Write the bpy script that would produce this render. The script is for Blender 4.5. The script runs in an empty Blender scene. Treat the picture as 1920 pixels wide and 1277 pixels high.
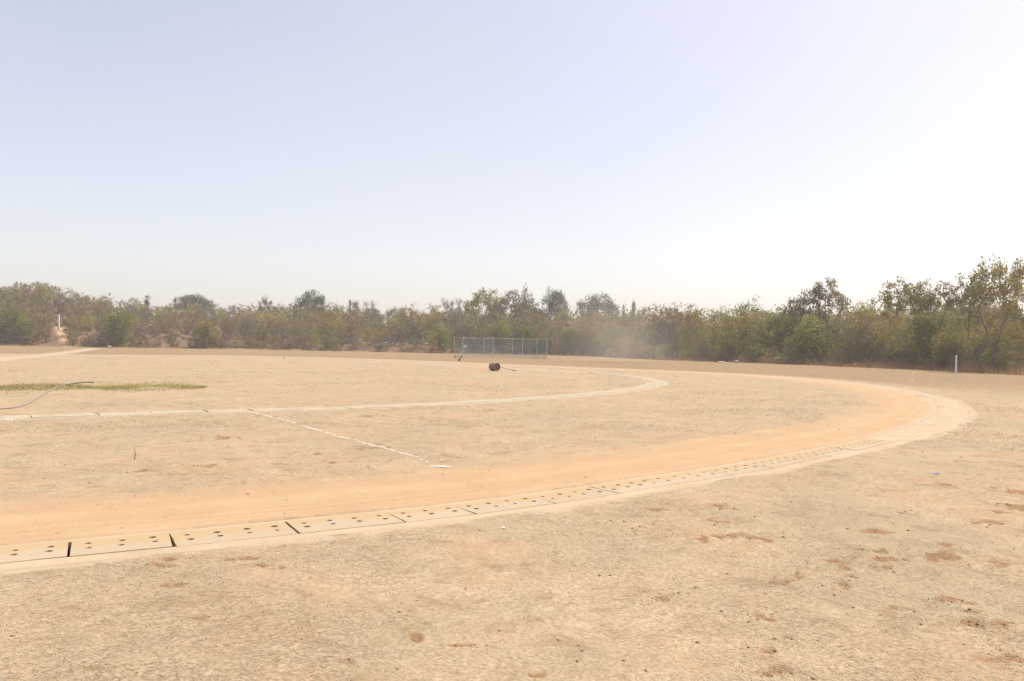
import bpy, bmesh, math, random
import numpy as np
from mathutils import Vector, Matrix, noise as mnoise

# ------------------------------------------------------------------ camera, sky, sun, exposure
SC = bpy.context.scene
COL = SC.collection
F_PX, W_PX, H_PX = 1464.0, 1920.0, 1277.0
CAM_H = 1.7
ROLL = math.radians(1.0)
HZ = 647.0                                   # horizon height on the middle column of the photograph
cam_d = bpy.data.cameras.new('camera')
cam = bpy.data.objects.new('camera', cam_d); COL.objects.link(cam)
cam_d.sensor_fit = 'HORIZONTAL'; cam_d.sensor_width = 36.0
cam_d.lens = 36.0 * F_PX / W_PX
cam_d.shift_y = (HZ - H_PX / 2) / W_PX
cam_d.clip_start = 0.1; cam_d.clip_end = 6000
cam.matrix_world = Matrix.Translation((0, 0, CAM_H)) @ Matrix.Rotation(math.radians(90), 4, 'X') @ Matrix.Rotation(ROLL, 4, 'Z')
SC.camera = cam

VEIL = 0.33
SUN_AZ, SUN_EL = math.radians(71), math.radians(60)      # azimuth clockwise from the view direction
world = bpy.data.worlds.new('World'); SC.world = world; world.use_nodes = True
nt = world.node_tree; bg = nt.nodes['Background']
sky = nt.nodes.new('ShaderNodeTexSky'); sky.sky_type = 'NISHITA'; sky.sun_disc = False
sky.sun_elevation = SUN_EL; sky.sun_rotation = SUN_AZ
sky.altitude = 300; sky.air_density = 0.8; sky.dust_density = 3.5; sky.ozone_density = 0.0
tint = nt.nodes.new('ShaderNodeMix'); tint.data_type = 'RGBA'; tint.blend_type = 'MULTIPLY'; tint.inputs[0].default_value = 1.0; tint.inputs[7].default_value = (1.05, 0.90, 0.785, 1)   # dusty air takes some blue out of the sky
nt.links.new(sky.outputs[0], tint.inputs[6]); 
veil = nt.nodes.new('ShaderNodeMix'); veil.data_type = 'RGBA'; veil.inputs[7].default_value = (2.80, 2.76, 2.86, 1)      # thin even veil of high haze, slightly uneven
wtc = nt.nodes.new('ShaderNodeTexCoord'); wmp = nt.nodes.new('ShaderNodeMapping'); wmp.inputs['Scale'].default_value = (1.0, 1.0, 2.6); wns = nt.nodes.new('ShaderNodeTexNoise'); wns.inputs['Scale'].default_value = 1.6; wns.inputs['Detail'].default_value = 3.0; wns.inputs['Roughness'].default_value = 0.5
wmr = nt.nodes.new('ShaderNodeMapRange'); wmr.inputs[1].default_value = 0.3; wmr.inputs[2].default_value = 0.7; wmr.inputs[3].default_value = VEIL - 0.12; wmr.inputs[4].default_value = VEIL + 0.12
nt.links.new(wtc.outputs['Generated'], wmp.inputs[0]); nt.links.new(wmp.outputs[0], wns.inputs['Vector']); nt.links.new(wns.outputs[0], wmr.inputs[0]); nt.links.new(wmr.outputs[0], veil.inputs[0])
nt.links.new(tint.outputs[2], veil.inputs[6]); nt.links.new(veil.outputs[2], bg.inputs[0]); bg.inputs[1].default_value = 0.15

sun_d = bpy.data.lights.new('sun', 'SUN'); sun_d.energy = 2.9; sun_d.angle = math.radians(0.6); sun_d.color = (1.0, 0.955, 0.88)
sun = bpy.data.objects.new('sun', sun_d); COL.objects.link(sun)
sdir = Vector((math.sin(SUN_AZ) * math.cos(SUN_EL), math.cos(SUN_AZ) * math.cos(SUN_EL), math.sin(SUN_EL)))
sun.rotation_euler = (-sdir).to_track_quat('-Z', 'Y').to_euler()
sun.location = sdir * 60

SC.view_settings.view_transform = 'Standard'; SC.view_settings.look = 'None'
SC.view_settings.exposure = 0.98; SC.view_settings.gamma = 1.0; SC.view_settings.use_curve_mapping = False
SC.render.engine = 'CYCLES'
SC.cycles.use_denoising = True
SC.cycles.max_bounces = 6; SC.cycles.diffuse_bounces = 3; SC.cycles.glossy_bounces = 2
SC.cycles.transparent_max_bounces = 12; SC.cycles.volume_bounces = 3
random.seed(5); RNG = np.random.default_rng(11)

# ------------------------------------------------------------------ places on the ground
_c, _s = math.cos(ROLL), math.sin(ROLL)
def slope(px, py):
    u, v = px - W_PX / 2, py - H_PX / 2
    return (u * _c + v * _s) / F_PX, (-u * _s + v * _c - (HZ - H_PX / 2) * _c) / F_PX
def G(px, py):
    a, b = slope(px, py); y = CAM_H / b
    return np.array((a * y, y))
def AT(px, py, depth):
    a, b = slope(px, py); return Vector((a * depth, depth, CAM_H - b * depth))
def spline(pts, step=0.25):
    P = np.array(pts, float); out = []
    Q = np.vstack([2 * P[0] - P[1], P, 2 * P[-1] - P[-2]])
    for i in range(1, len(Q) - 2):
        p0, p1, p2, p3 = Q[i-1:i+3]; n = max(2, int(np.linalg.norm(p2 - p1) / step))
        t = np.linspace(0, 1, n, endpoint=False)[:, None]
        out.append(0.5 * (2*p1 + (p2-p0)*t + (2*p0-5*p1+4*p2-p3)*t*t + (3*p1-p0-3*p2+p3)*t**3))
    out.append(P[-1:]); return np.vstack(out)
def resample(C, step):
    d = np.r_[0, np.cumsum(np.linalg.norm(np.diff(C, axis=0), axis=1))]
    n = int(d[-1] / step); s = np.linspace(0, d[-1], n + 1)
    return np.c_[np.interp(s, d, C[:, 0]), np.interp(s, d, C[:, 1])], s
def smooth_curve(C, it):
    C = C.copy()
    for _ in range(it): C[1:-1] = 0.25*C[:-2] + 0.5*C[1:-1] + 0.25*C[2:]
    return C
def dist_to(C, XY):                              # distance, index of nearest point, side (+ = left of travel)
    T = np.gradient(C, axis=0); T /= np.linalg.norm(T, axis=1)[:, None]
    D = np.empty(len(XY)); I = np.empty(len(XY), int)
    for k in range(0, len(XY), 20000):
        d = ((XY[k:k+20000, None, :] - C[None]) ** 2).sum(2)
        I[k:k+20000] = d.argmin(1); D[k:k+20000] = np.sqrt(d.min(1))
    r = XY - C[I]; side = T[I, 0]*r[:, 1] - T[I, 1]*r[:, 0]
    return np.sign(side) * D, I
def sstep(a, b, x):
    t = np.clip((x - a) / (b - a), 0, 1); return t*t*(3 - 2*t)

OUT_PX = [(60, 1038), (225, 1026), (415, 1006), (623, 984), (804, 966), (955, 947), (1085, 929), (1190, 911), (1287, 896), (1390, 881), (1500, 859), (1640, 830), (1735, 805),
          (1786, 776), (1775, 757), (1735, 742), (1600, 719), (1400, 703), (1200, 694), (1050, 688), (900, 682), (700, 674), (480, 668), (250, 666), (0, 664)]
INN_PX = [(20, 784), (200, 778), (460, 771), (700, 764), (960, 750), (1100, 740), (1195, 729), (1233, 720), (1222, 713), (1180, 706), (1100, 699), (1000, 693), (900, 687.5), (760, 681), (560, 675.5), (330, 672), (0, 671)]
o0, o1 = G(225, 1026), G(623, 984); d0 = (o1 - o0) / np.linalg.norm(o1 - o0)
OUT = np.array([G(*p) for p in OUT_PX]); OUT = np.vstack([OUT[0] - d0*25, OUT[0] - d0*12, OUT[0] - d0*5, OUT])
i0, i1 = G(20, 784), G(700, 764); e0 = (i1 - i0) / np.linalg.norm(i1 - i0)
INN = np.array([G(*p) for p in INN_PX]); INN = np.vstack([INN[0] - e0*30, INN[0] - e0*14, INN])
OUT, OS = resample(smooth_curve(resample(spline(OUT), 0.25)[0], 10), 0.25)
INN, IS = resample(smooth_curve(resample(spline(INN), 0.25)[0], 8), 0.25)
def along(C, S, px, py):
    p = G(px, py); return S[((C - p)**2).sum(1).argmin()]
def point(C, S, s):
    p = np.array((np.interp(s, S, C[:, 0]), np.interp(s, S, C[:, 1])))
    q = np.array((np.interp(s + .2, S, C[:, 0]), np.interp(s + .2, S, C[:, 1]))); r = np.array((np.interp(s - .2, S, C[:, 0]), np.interp(s - .2, S, C[:, 1])))
    t = (q - r) / np.linalg.norm(q - r); return p, t

# edge of the field (foot of the scrub), as distance for each bearing
EDGE_PX = [(-400, 644), (0, 648), (100, 650), (200, 651.5), (300, 653), (480, 655.5), (600, 658), (700, 660), (840, 663), (1000, 665), (1100, 668), (1200, 673.5), (1280, 676.5), (1350, 678.5), (1440, 681.5), (1500, 683.5), (1600, 688), (1700, 692), (1790, 697), (1850, 700), (1920, 702.5), (2400, 718)]
EP = np.array([G(*p) for p in EDGE_PX]); EDGE_T = np.arctan2(EP[:, 0], EP[:, 1]); EDGE_R = np.hypot(EP[:, 0], EP[:, 1])
def edge_r(th): return np.interp(th, EDGE_T, EDGE_R)
def bearing(px): return math.atan(slope(px, 650)[0])
BANK_X = [bearing(x) for x in (-400, 0, 120, 200, 260, 400, 470, 640, 760, 850, 900, 1300, 2400)]
BANK_H = [3.0, 2.8, 3.0, 1.6, 2.6, 2.5, 1.0, 0.9, 1.3, 1.0, 0.3, 0.3, 0.3]
HILL_H = [6.5, 6.2, 5.2, 4.2, 3.2, 1.2, 0.8, 0.3, 0.1, 0.0, 0.0, 0.0, 0.0]
def vnoise(X, Y, scale, seed=0):                 # cheap smooth value noise
    x = X / scale + 17.3*seed; y = Y / scale - 9.1*seed
    xi, yi = np.floor(x).astype(np.int64), np.floor(y).astype(np.int64); fx, fy = x - xi, y - yi
    fx, fy = fx*fx*(3-2*fx), fy*fy*(3-2*fy)
    def h(i, j):
        n = (i*374761393 + j*668265263 + seed*2147483647) & 0xffffffff
        n = ((n ^ (n >> 13)) * 1274126177) & 0xffffffff
        return ((n ^ (n >> 16)) & 0xffff) / 65535.0
    return (h(xi, yi)*(1-fx) + h(xi+1, yi)*fx)*(1-fy) + (h(xi, yi+1)*(1-fx) + h(xi+1, yi+1)*fx)*fy
def terrain(X, Y):
    X = np.asarray(X, float); Y = np.asarray(Y, float)
    r = np.hypot(X, Y); th = np.arctan2(X, Y); s = r - edge_r(th) + (vnoise(X, Y, 6, 3) - .5)*3
    b = np.interp(th, BANK_X, BANK_H); hl = np.interp(th, BANK_X, HILL_H)
    z = b*sstep(0, 9, s)*(.6 + .5*vnoise(X, Y, 4, 5) + .3*vnoise(X, Y, 1.6, 15)) + .35*sstep(0, 2, s)*vnoise(X, Y, 1.1, 16)*sstep(.5, 1.5, b) + hl*sstep(8, 55, s)
    far = sstep(150, 320, s); return z*(1 - far)
def tz(x, y): return float(terrain(np.array([x]), np.array([y]))[0])

# ------------------------------------------------------------------ materials
def new_mat(name, rough=0.9, spec=0.15):
    m = bpy.data.materials.new(name); m.use_nodes = True
    b = m.node_tree.nodes['Principled BSDF']; b.inputs['Roughness'].default_value = rough; b.inputs['Specular IOR Level'].default_value = spec
    return m, m.node_tree, b
def nd(t, kind, **kw):
    n = t.nodes.new(kind)
    for k, v in kw.items():
        if k in n.inputs: n.inputs[k].default_value = v
        else: setattr(n, k, v)
    return n
def noise_n(t, vec, scale, detail=4, rough=0.55, dist=0.0):
    n = nd(t, 'ShaderNodeTexNoise'); n.inputs['Scale'].default_value = scale; n.inputs['Detail'].default_value = detail
    n.inputs['Roughness'].default_value = rough; n.inputs['Distortion'].default_value = dist
    t.links.new(vec, n.inputs['Vector']); return n.outputs[0]
def ramp(t, fac, stops):
    r = nd(t, 'ShaderNodeValToRGB'); e = r.color_ramp.elements
    while len(e) < len(stops): e.new(0.5)
    for el, (p, c) in zip(e, stops):
        el.position = p; el.color = (c, c, c, 1) if isinstance(c, (int, float)) else (*c, 1)
    t.links.new(fac, r.inputs[0]); return r.outputs[0]
def mix(t, fac, a, b, mode='MIX'):
    m = nd(t, 'ShaderNodeMix'); m.data_type = 'RGBA'; m.blend_type = mode; m.clamp_factor = True
    for val, s in ((fac, 0), (a, 6), (b, 7)):
        if isinstance(val, bpy.types.NodeSocket): t.links.new(val, m.inputs[s])
        elif s == 0: m.inputs[0].default_value = val
        else: m.inputs[s].default_value = (*val, 1)
    return m.outputs[2]
def mth(t, op, a, b=None, c=None):
    m = nd(t, 'ShaderNodeMath'); m.operation = op
    for i, v in enumerate((a, b, c)):
        if v is None: continue
        if isinstance(v, bpy.types.NodeSocket): t.links.new(v, m.inputs[i])
        else: m.inputs[i].default_value = v
    return m.outputs[0]
def bump(t, b, height, strength, dist):
    n = nd(t, 'ShaderNodeBump'); n.inputs['Strength'].default_value = strength; n.inputs['Distance'].default_value = dist
    t.links.new(height, n.inputs['Height']); t.links.new(n.outputs[0], b.inputs['Normal'])
def simple(name, c1, c2, scale=6.0, rough=0.9, spec=0.15, bmp=0.3, bd=0.01):
    m, t, b = new_mat(name, rough, spec); tc = nd(t, 'ShaderNodeTexCoord').outputs['Object']
    n = noise_n(t, tc, scale, 5, 0.6); t.links.new(mix(t, ramp(t, n, [(0.3, 0.0), (0.7, 1.0)]), c1, c2), b.inputs['Base Color'])
    if bmp: bump(t, b, noise_n(t, tc, scale*4, 4), bmp, bd)
    return m

def ground_material():
    m, t, b = new_mat('dry_field', 0.97, 0.05); L = t.links
    pos = nd(t, 'ShaderNodeNewGeometry').outputs['Position']
    a1 = nd(t, 'ShaderNodeVertexColor', layer_name='surface'); a2 = nd(t, 'ShaderNodeVertexColor', layer_name='wear')
    s1 = nd(t, 'ShaderNodeSeparateColor'); L.new(a1.outputs[0], s1.inputs[0])
    s2 = nd(t, 'ShaderNodeSeparateColor'); L.new(a2.outputs[0], s2.inputs[0])
    dirt, pale, green = s1.outputs; verge, red, soil = s2.outputs
    big = noise_n(t, pos, 0.16, 4, 0.6); mid = noise_n(t, pos, 0.9, 5, 0.65, 0.4); fine = noise_n(t, pos, 9.0, 6, 0.75); grain = noise_n(t, pos, 55.0, 4, 0.8)
    strand = nd(t, 'ShaderNodeTexNoise'); strand.inputs['Scale'].default_value = 38; strand.inputs['Detail'].default_value = 6; strand.inputs['Roughness'].default_value = 0.7; strand.inputs['Distortion'].default_value = 0.5; L.new(pos, strand.inputs['Vector'])
    earth = mix(t, ramp(t, fine, [(0.35, 0.0), (0.65, 1.0)]), (0.405, 0.272, 0.158), (0.455, 0.315, 0.19))
    straw = mix(t, ramp(t, strand.outputs[0], [(0.36, 0.0), (0.60, 1.0)]), (0.29, 0.20, 0.11), (0.57, 0.45, 0.295))
    cover = mth(t, 'ADD', mth(t, 'MULTIPLY', mid, 0.75), mth(t, 'MULTIPLY', fine, 0.5))
    cover = mth(t, 'ADD', cover, mth(t, 'MULTIPLY', big, 0.55))
    col = mix(t, ramp(t, cover, [(0.70, 0.0), (0.94, 1.0)]), earth, straw)
    greyish = mix(t, ramp(t, strand.outputs[0], [(0.3, 0.0), (0.7, 1.0)]), (0.30, 0.235, 0.14), (0.45, 0.36, 0.235))
    patch = noise_n(t, pos, 0.42, 5, 0.7, 0.3)
    col = mix(t, ramp(t, mth(t, 'ADD', mth(t, 'MULTIPLY', patch, .55), mth(t, 'ADD', mth(t, 'MULTIPLY', mid, .3), mth(t, 'MULTIPLY', big, .3))), [(0.52, 0.0), (0.66, 0.9)]), col, greyish)
    # tall dry grass beyond the running track
    vg = mix(t, fine, (0.245, 0.165, 0.085), (0.32, 0.225, 0.125))
    col = mix(t, mth(t, 'MULTIPLY', verge, mth(t, 'ADD', 0.6, mth(t, 'MULTIPLY', mid, 0.6))), col, vg)
    # bare soil of the worn lanes
    lane = mix(t, ramp(t, mid, [(0.3, 0.0), (0.7, 1.0)]), (0.49, 0.335, 0.19), (0.55, 0.395, 0.235))
    lane = mix(t, mth(t, 'MULTIPLY', ramp(t, fine, [(0.55, 0.0), (0.75, 1.0)]), 0.35), lane, (0.43, 0.285, 0.16))
    off = nd(t, 'ShaderNodeAttribute', attribute_name='lane_offset').outputs['Fac']; cx = nd(t, 'ShaderNodeCombineXYZ'); L.new(mth(t, 'MULTIPLY', off, 3.2), cx.inputs[0]); L.new(mth(t, 'MULTIPLY', big, 2.0), cx.inputs[1])
    streak = noise_n(t, cx.outputs[0], 1.6, 4, 0.65)
    lane = mix(t, ramp(t, streak, [(0.42, 0.0), (0.66, 0.6)]), lane, (0.46, 0.295, 0.16))
    dm = ramp(t, mth(t, 'ADD', dirt, mth(t, 'MULTIPLY', mth(t, 'SUBTRACT', mth(t, 'ADD', mth(t, 'MULTIPLY', mid, .6), mth(t, 'MULTIPLY', fine, .4)), 0.5), 1.9)), [(0.22, 0.0), (0.82, 1.0)])
    col = mix(t, dm, col, lane)
    sand = mix(t, mid, (0.46, 0.35, 0.23), (0.53, 0.42, 0.29))
    pm = ramp(t, mth(t, 'ADD', pale, mth(t, 'MULTIPLY', mth(t, 'SUBTRACT', fine, 0.5), 0.8)), [(0.35, 0.0), (0.65, 1.0)])
    col = mix(t, pm, col, sand)
    gr = mix(t, fine, (0.29, 0.25, 0.10), (0.40, 0.33, 0.16))
    gm = ramp(t, mth(t, 'ADD', green, mth(t, 'MULTIPLY', mth(t, 'SUBTRACT', mid, 0.5), 1.2)), [(0.38, 0.0), (0.70, 0.85)])
    col = mix(t, gm, col, gr)
    rd = mix(t, ramp(t, fine, [(0.3, 0.0), (0.7, 1.0)]), (0.10, 0.055, 0.038), (0.23, 0.13, 0.08))
    col = mix(t, red, col, rd)
    # dug-over patches of darker soil
    sm = ramp(t, mth(t, 'ADD', soil, mth(t, 'MULTIPLY', mth(t, 'SUBTRACT', mth(t, 'ADD', mth(t, 'MULTIPLY', fine, .6), mth(t, 'MULTIPLY', strand.outputs[0], .4)), 0.5), 2.2)), [(0.40, 0.0), (0.80, 0.92)])
    col = mix(t, sm, col, mix(t, fine, (0.22, 0.115, 0.05), (0.36, 0.205, 0.10)))
    col = mix(t, mth(t, 'MULTIPLY', ramp(t, grain, [(0.60, 0.0), (0.72, 1.0)]), 0.35), col, (0.19, 0.13, 0.08))
    mott = noise_n(t, pos, 2.6, 6, 0.72, 0.6)
    mk = mth(t, 'MULTIPLY', ramp(t, mott, [(0.52, 0.0), (0.66, 1.0)]), mth(t, 'SUBTRACT', 0.72, mth(t, 'MULTIPLY', dm, 0.6)))
    col = mix(t, mk, col, mix(t, patch, (0.30, 0.215, 0.125), (0.27, 0.18, 0.10)))
    lk = mth(t, 'MULTIPLY', ramp(t, noise_n(t, pos, 5.5, 6, 0.75, 0.8), [(0.56, 0.0), (0.70, 1.0)]), mth(t, 'SUBTRACT', 0.65, mth(t, 'MULTIPLY', dm, 0.6)))
    col = mix(t, lk, col, (0.56, 0.455, 0.31))
    col = mix(t, 1.0, col, (0.752, 0.757, 0.785), 'MULTIPLY')
    L.new(col, b.inputs['Base Color'])
    hgt = mth(t, 'ADD', mth(t, 'MULTIPLY', strand.outputs[0], 0.5), mth(t, 'ADD', mth(t, 'MULTIPLY', grain, 0.25), mth(t, 'MULTIPLY', fine, 0.7)))
    bump(t, b, hgt, 0.55, 0.03)
    return m
def concrete_material(name, sandy):
    m, t, b = new_mat(name, 0.92, 0.1); tc = nd(t, 'ShaderNodeTexCoord').outputs['Object']; pos = nd(t, 'ShaderNodeNewGeometry').outputs['Position']
    n1 = noise_n(t, pos, 2.2, 5, 0.6); n2 = noise_n(t, pos, 22, 6, 0.7); oi = nd(t, 'ShaderNodeObjectInfo').outputs['Random']
    base = mix(t, n1, (0.31, 0.238, 0.16), (0.36, 0.285, 0.20))
    base = mix(t, mth(t, 'MULTIPLY', oi, 0.5), base, (0.395, 0.32, 0.235))
    base = mix(t, ramp(t, n2, [(0.52, 0.0), (0.72, 0.5)]), base, (0.25, 0.185, 0.115))
    sp = nd(t, 'ShaderNodeSeparateXYZ'); t.links.new(tc, sp.inputs[0])
    dr = mth(t, 'ADD', mth(t, 'MULTIPLY', sp.outputs[1], 2.2), mth(t, 'MULTIPLY', n1, 1.5))     # sand drifted over the track-side edge
    dm = ramp(t, mth(t, 'ADD', dr, mth(t, 'MULTIPLY', n2, 0.35)), [(0.97 - sandy, 0.0), (1.35 - sandy, 0.9)])
    t.links.new(mix(t, dm, base, (0.35, 0.258, 0.148)), b.inputs['Base Color'])
    bump(t, b, n2, 0.35, 0.006); return m
def rim_material(name, c1, c2):
    m, t, b = new_mat(name, 0.95, 0.05); pos = nd(t, 'ShaderNodeNewGeometry').outputs['Position']
    n1 = noise_n(t, pos, 1.6, 5, 0.65); n2 = noise_n(t, pos, 18, 6, 0.7)
    c = mix(t, ramp(t, n1, [(0.35, 0.0), (0.65, 1.0)]), c1, c2)
    t.links.new(mix(t, ramp(t, n2, [(0.5, 0.0), (0.7, 0.45)]), c, (0.30, 0.225, 0.145)), b.inputs['Base Color'])
    bump(t, b, n2, 0.4, 0.008); return m
def leaf_material(name, c1, c2, c3, trans=0.42):
    m, t, b = new_mat(name, 0.75, 0.15)
    g = nd(t, 'ShaderNodeNewGeometry'); oi = nd(t, 'ShaderNodeObjectInfo').outputs['Random']
    n = noise_n(t, g.outputs['Position'], 0.7, 3, 0.6)
    c = mix(t, g.outputs['Random Per Island'], c1, c2)
    c = mix(t, ramp(t, n, [(0.42, 0.0), (0.62, 0.8)]), c, c3)
    c = mix(t, ramp(t, noise_n(t, g.outputs['Position'], 0.22, 2, 0.5), [(0.40, 0.5), (0.54, 0.0)]), c, tuple(.7*x for x in c1))
    hs = nd(t, 'ShaderNodeHueSaturation'); t.links.new(c, hs.inputs['Color'])
    t.links.new(mth(t, 'ADD', 0.8, mth(t, 'MULTIPLY', oi, 0.4)), hs.inputs['Value'])
    t.links.new(hs.outputs[0], b.inputs['Base Color'])
    tr = nd(t, 'ShaderNodeBsdfTranslucent'); t.links.new(hs.outputs[0], tr.inputs[0])
    ms = nd(t, 'ShaderNodeMixShader'); ms.inputs[0].default_value = trans
    t.links.new(b.outputs[0], ms.inputs[1]); t.links.new(tr.outputs[0], ms.inputs[2])
    t.links.new(ms.outputs[0], t.nodes['Material Output'].inputs[0]); return m
M = {
 'ground': ground_material(), 'slab': concrete_material('drain_concrete', 0.0), 'rim': rim_material('sandy_concrete', (0.345, 0.27, 0.178), (0.395, 0.32, 0.22)), 'pale': rim_material('pale_concrete', (0.315, 0.26, 0.185), (0.38, 0.325, 0.24)), 'hole_shade': rim_material('drain_hole_shade', (0.06, 0.045, 0.035), (0.09, 0.07, 0.05)),  # drain channel: dark mud tone painted in for the shade below the holes
 'bark': simple('bark', (0.12, 0.095, 0.072), (0.19, 0.15, 0.12), 5, bmp=0),
 'green': leaf_material('leaf_green', (0.12, 0.135, 0.03), (0.235, 0.235, 0.055), (0.28, 0.25, 0.066)),
 'bright': leaf_material('leaf_bright', (0.15, 0.17, 0.034), (0.25, 0.265, 0.055), (0.27, 0.26, 0.065)),
 'olive': leaf_material('leaf_olive', (0.165, 0.145, 0.04), (0.31, 0.26, 0.074), (0.275, 0.215, 0.08)),
 'yellow': leaf_material('leaf_yellow', (0.205, 0.178, 0.04), (0.38, 0.31, 0.076), (0.27, 0.215, 0.072)),
 'brown': leaf_material('leaf_brown', (0.18, 0.135, 0.066), (0.29, 0.22, 0.11), (0.23, 0.19, 0.078)),
 'greygreen': leaf_material('leaf_greygreen', (0.13, 0.145, 0.08), (0.20, 0.21, 0.12), (0.19, 0.18, 0.10)),  # leaf tone lifted to put distance haze into the far crowns
 'dark': leaf_material('leaf_dark', (0.08, 0.10, 0.038), (0.15, 0.165, 0.065), (0.13, 0.135, 0.05)),
 'twig': leaf_material('twig', (0.17, 0.125, 0.088), (0.27, 0.205, 0.145), (0.23, 0.17, 0.10), 0.0),
 'drygrass': leaf_material('dry_grass_blade', (0.26, 0.16, 0.085), (0.40, 0.27, 0.15), (0.30, 0.17, 0.09), 0.2),
 'straw': leaf_material('straw_blade', (0.36, 0.285, 0.18), (0.60, 0.50, 0.36), (0.42, 0.33, 0.21), 0.15),
 'fieldgrass': leaf_material('field_grass_blade', (0.25, 0.195, 0.12), (0.38, 0.31, 0.195), (0.29, 0.225, 0.135), 0.3),
 'turf': leaf_material('turf_blade', (0.25, 0.22, 0.08), (0.36, 0.30, 0.13), (0.33, 0.27, 0.13), 0.3),
 'rust': simple('rusty_iron', (0.075, 0.042, 0.028), (0.14, 0.08, 0.05), 7, 0.7, 0.3, 0.3),
 'iron': simple('worn_iron', (0.15, 0.09, 0.06), (0.23, 0.15, 0.105), 5, 0.55, 0.4, 0.2),
 'post': simple('galvanised_post', (0.40, 0.37, 0.34), (0.52, 0.49, 0.46), 4, 0.6, 0.3, 0),
 'white': simple('white_paint', (0.62, 0.60, 0.57), (0.80, 0.78, 0.76), 4, 0.7, 0.2, 0.1),
 'chalk': simple('lime_chalk', (0.66, 0.63, 0.58), (0.82, 0.80, 0.77), 30, 1.0, 0.0, 0.2),
 'stone': simple('grey_stone', (0.20, 0.18, 0.17), (0.34, 0.31, 0.29), 4, 0.9, 0.1, 0.5),
 'palestone': simple('pale_stone', (0.27, 0.225, 0.18), (0.37, 0.315, 0.26), 4, 0.9, 0.1, 0.5),
 'clod': simple('soil_clod', (0.20, 0.125, 0.07), (0.30, 0.20, 0.12), 20, 1.0, 0.0, 0.4),
 'hose': simple('grey_hose', (0.22, 0.185, 0.15), (0.31, 0.27, 0.225), 3, 0.5, 0.3, 0),
 'hosedark': simple('black_hose', (0.03, 0.03, 0.03), (0.06, 0.055, 0.05), 3, 0.5, 0.3, 0),
 'wood': simple('dark_wood', (0.08, 0.055, 0.04), (0.15, 0.11, 0.08), 8, 0.9, 0.1, 0.3),
 'deadwood': simple('bleached_wood', (0.48, 0.41, 0.36), (0.66, 0.58, 0.52), 8, 0.9, 0.1, 0.3),
 'blue': simple('blue_wrapper', (0.05, 0.09, 0.42), (0.10, 0.16, 0.55), 20, 0.4, 0.4, 0.2),
 'paper': simple('paper_scrap', (0.72, 0.70, 0.68), (0.84, 0.83, 0.82), 20, 0.9, 0.1, 0.1),
}
nm, t_, b_ = new_mat('cage_netting', 0.9, 0.05); b_.inputs['Base Color'].default_value = (0.19, 0.25, 0.28, 1)
tp_ = nd(t_, 'ShaderNodeBsdfTransparent'); ms_ = nd(t_, 'ShaderNodeMixShader'); ms_.inputs[0].default_value = 0.22
t_.links.new(tp_.outputs[0], ms_.inputs[1]); t_.links.new(b_.outputs[0], ms_.inputs[2]); t_.links.new(ms_.outputs[0], t_.nodes['Material Output'].inputs[0]); M['net'] = nm

# ------------------------------------------------------------------ mesh helpers
def mesh_from(name, V, F, mats, smooth=False, mi=None):
    V = np.asarray(V, np.float32); me = bpy.data.meshes.new(name)
    if isinstance(F, np.ndarray):
        n, k = F.shape
        me.vertices.add(len(V)); me.vertices.foreach_set('co', V.ravel())
        me.loops.add(n*k); me.loops.foreach_set('vertex_index', F.astype(np.int32).ravel())
        me.polygons.add(n); me.polygons.foreach_set('loop_start', np.arange(0, n*k, k, dtype=np.int32))
        if mi is not None: me.polygons.foreach_set('material_index', np.asarray(mi, np.int32))
        me.update(calc_edges=True); me.validate()
    else:
        me.from_pydata([tuple(v) for v in V.tolist()], [], F)
        if mi is not None: me.polygons.foreach_set('material_index', np.asarray(mi, np.int32))
        me.update()
    for m in (mats if isinstance(mats, list) else [mats]): me.materials.append(m)
    if smooth: me.polygons.foreach_set('use_smooth', np.ones(len(me.polygons), bool))
    return me
def obj(name, me, parent=None, loc=(0, 0, 0)):
    o = bpy.data.objects.new(name, me); COL.objects.link(o); o.location = loc
    if parent is not None: o.parent = parent
    return o
def tag(o, label, cat, group=None):
    o['label'] = label; o['category'] = cat
    if group: o['group'] = group
    return o
def struct(o, kind='structure', label=None):
    o['kind'] = kind
    if label: o['label'] = label
    return o
def empty(name, loc, rz=0.0):
    o = bpy.data.objects.new(name, None); COL.objects.link(o); o.location = loc; o.rotation_euler.z = rz; o.empty_display_size = 0.3; return o
def tube(path, radii, sides=6, caps=True):
    P = [Vector(p) for p in path]; V = []; F = []; n = len(P)
    for i, p in enumerate(P):
        d = (P[min(i+1, n-1)] - P[max(i-1, 0)]).normalized()
        a = d.cross(Vector((0, 0, 1)) if abs(d.z) < .9 else Vector((1, 0, 0))).normalized(); b = d.cross(a)
        r = radii[i] if hasattr(radii, '__len__') else radii
        for k in range(sides):
            t = 2*math.pi*k/sides; V.append(p + (a*math.cos(t) + b*math.sin(t))*r)
    for i in range(n-1):
        for k in range(sides):
            k2 = (k+1) % sides; F.append((i*sides+k, i*sides+k2, (i+1)*sides+k2, (i+1)*sides+k))
    if caps: F.append(tuple(range(sides))[::-1]); F.append(tuple(range((n-1)*sides, n*sides)))
    return [tuple(v) for v in V], F
def lump(seed, sx, sy, sz, rough=0.25, sub=2):
    bm = bmesh.new(); bmesh.ops.create_icosphere(bm, subdivisions=sub, radius=1)
    for v in bm.verts:
        k = 1 + rough*(mnoise.noise(v.co*1.7 + Vector((seed*3.1, seed, 0)))*1.6 + .5*mnoise.noise(v.co*4 + Vector((seed, 0, 0))))
        v.co = Vector((v.co.x*sx*k, v.co.y*sy*k, v.co.z*sz*k))
    me = bpy.data.meshes.new('lump'); bm.to_mesh(me); bm.free(); return me

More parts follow.
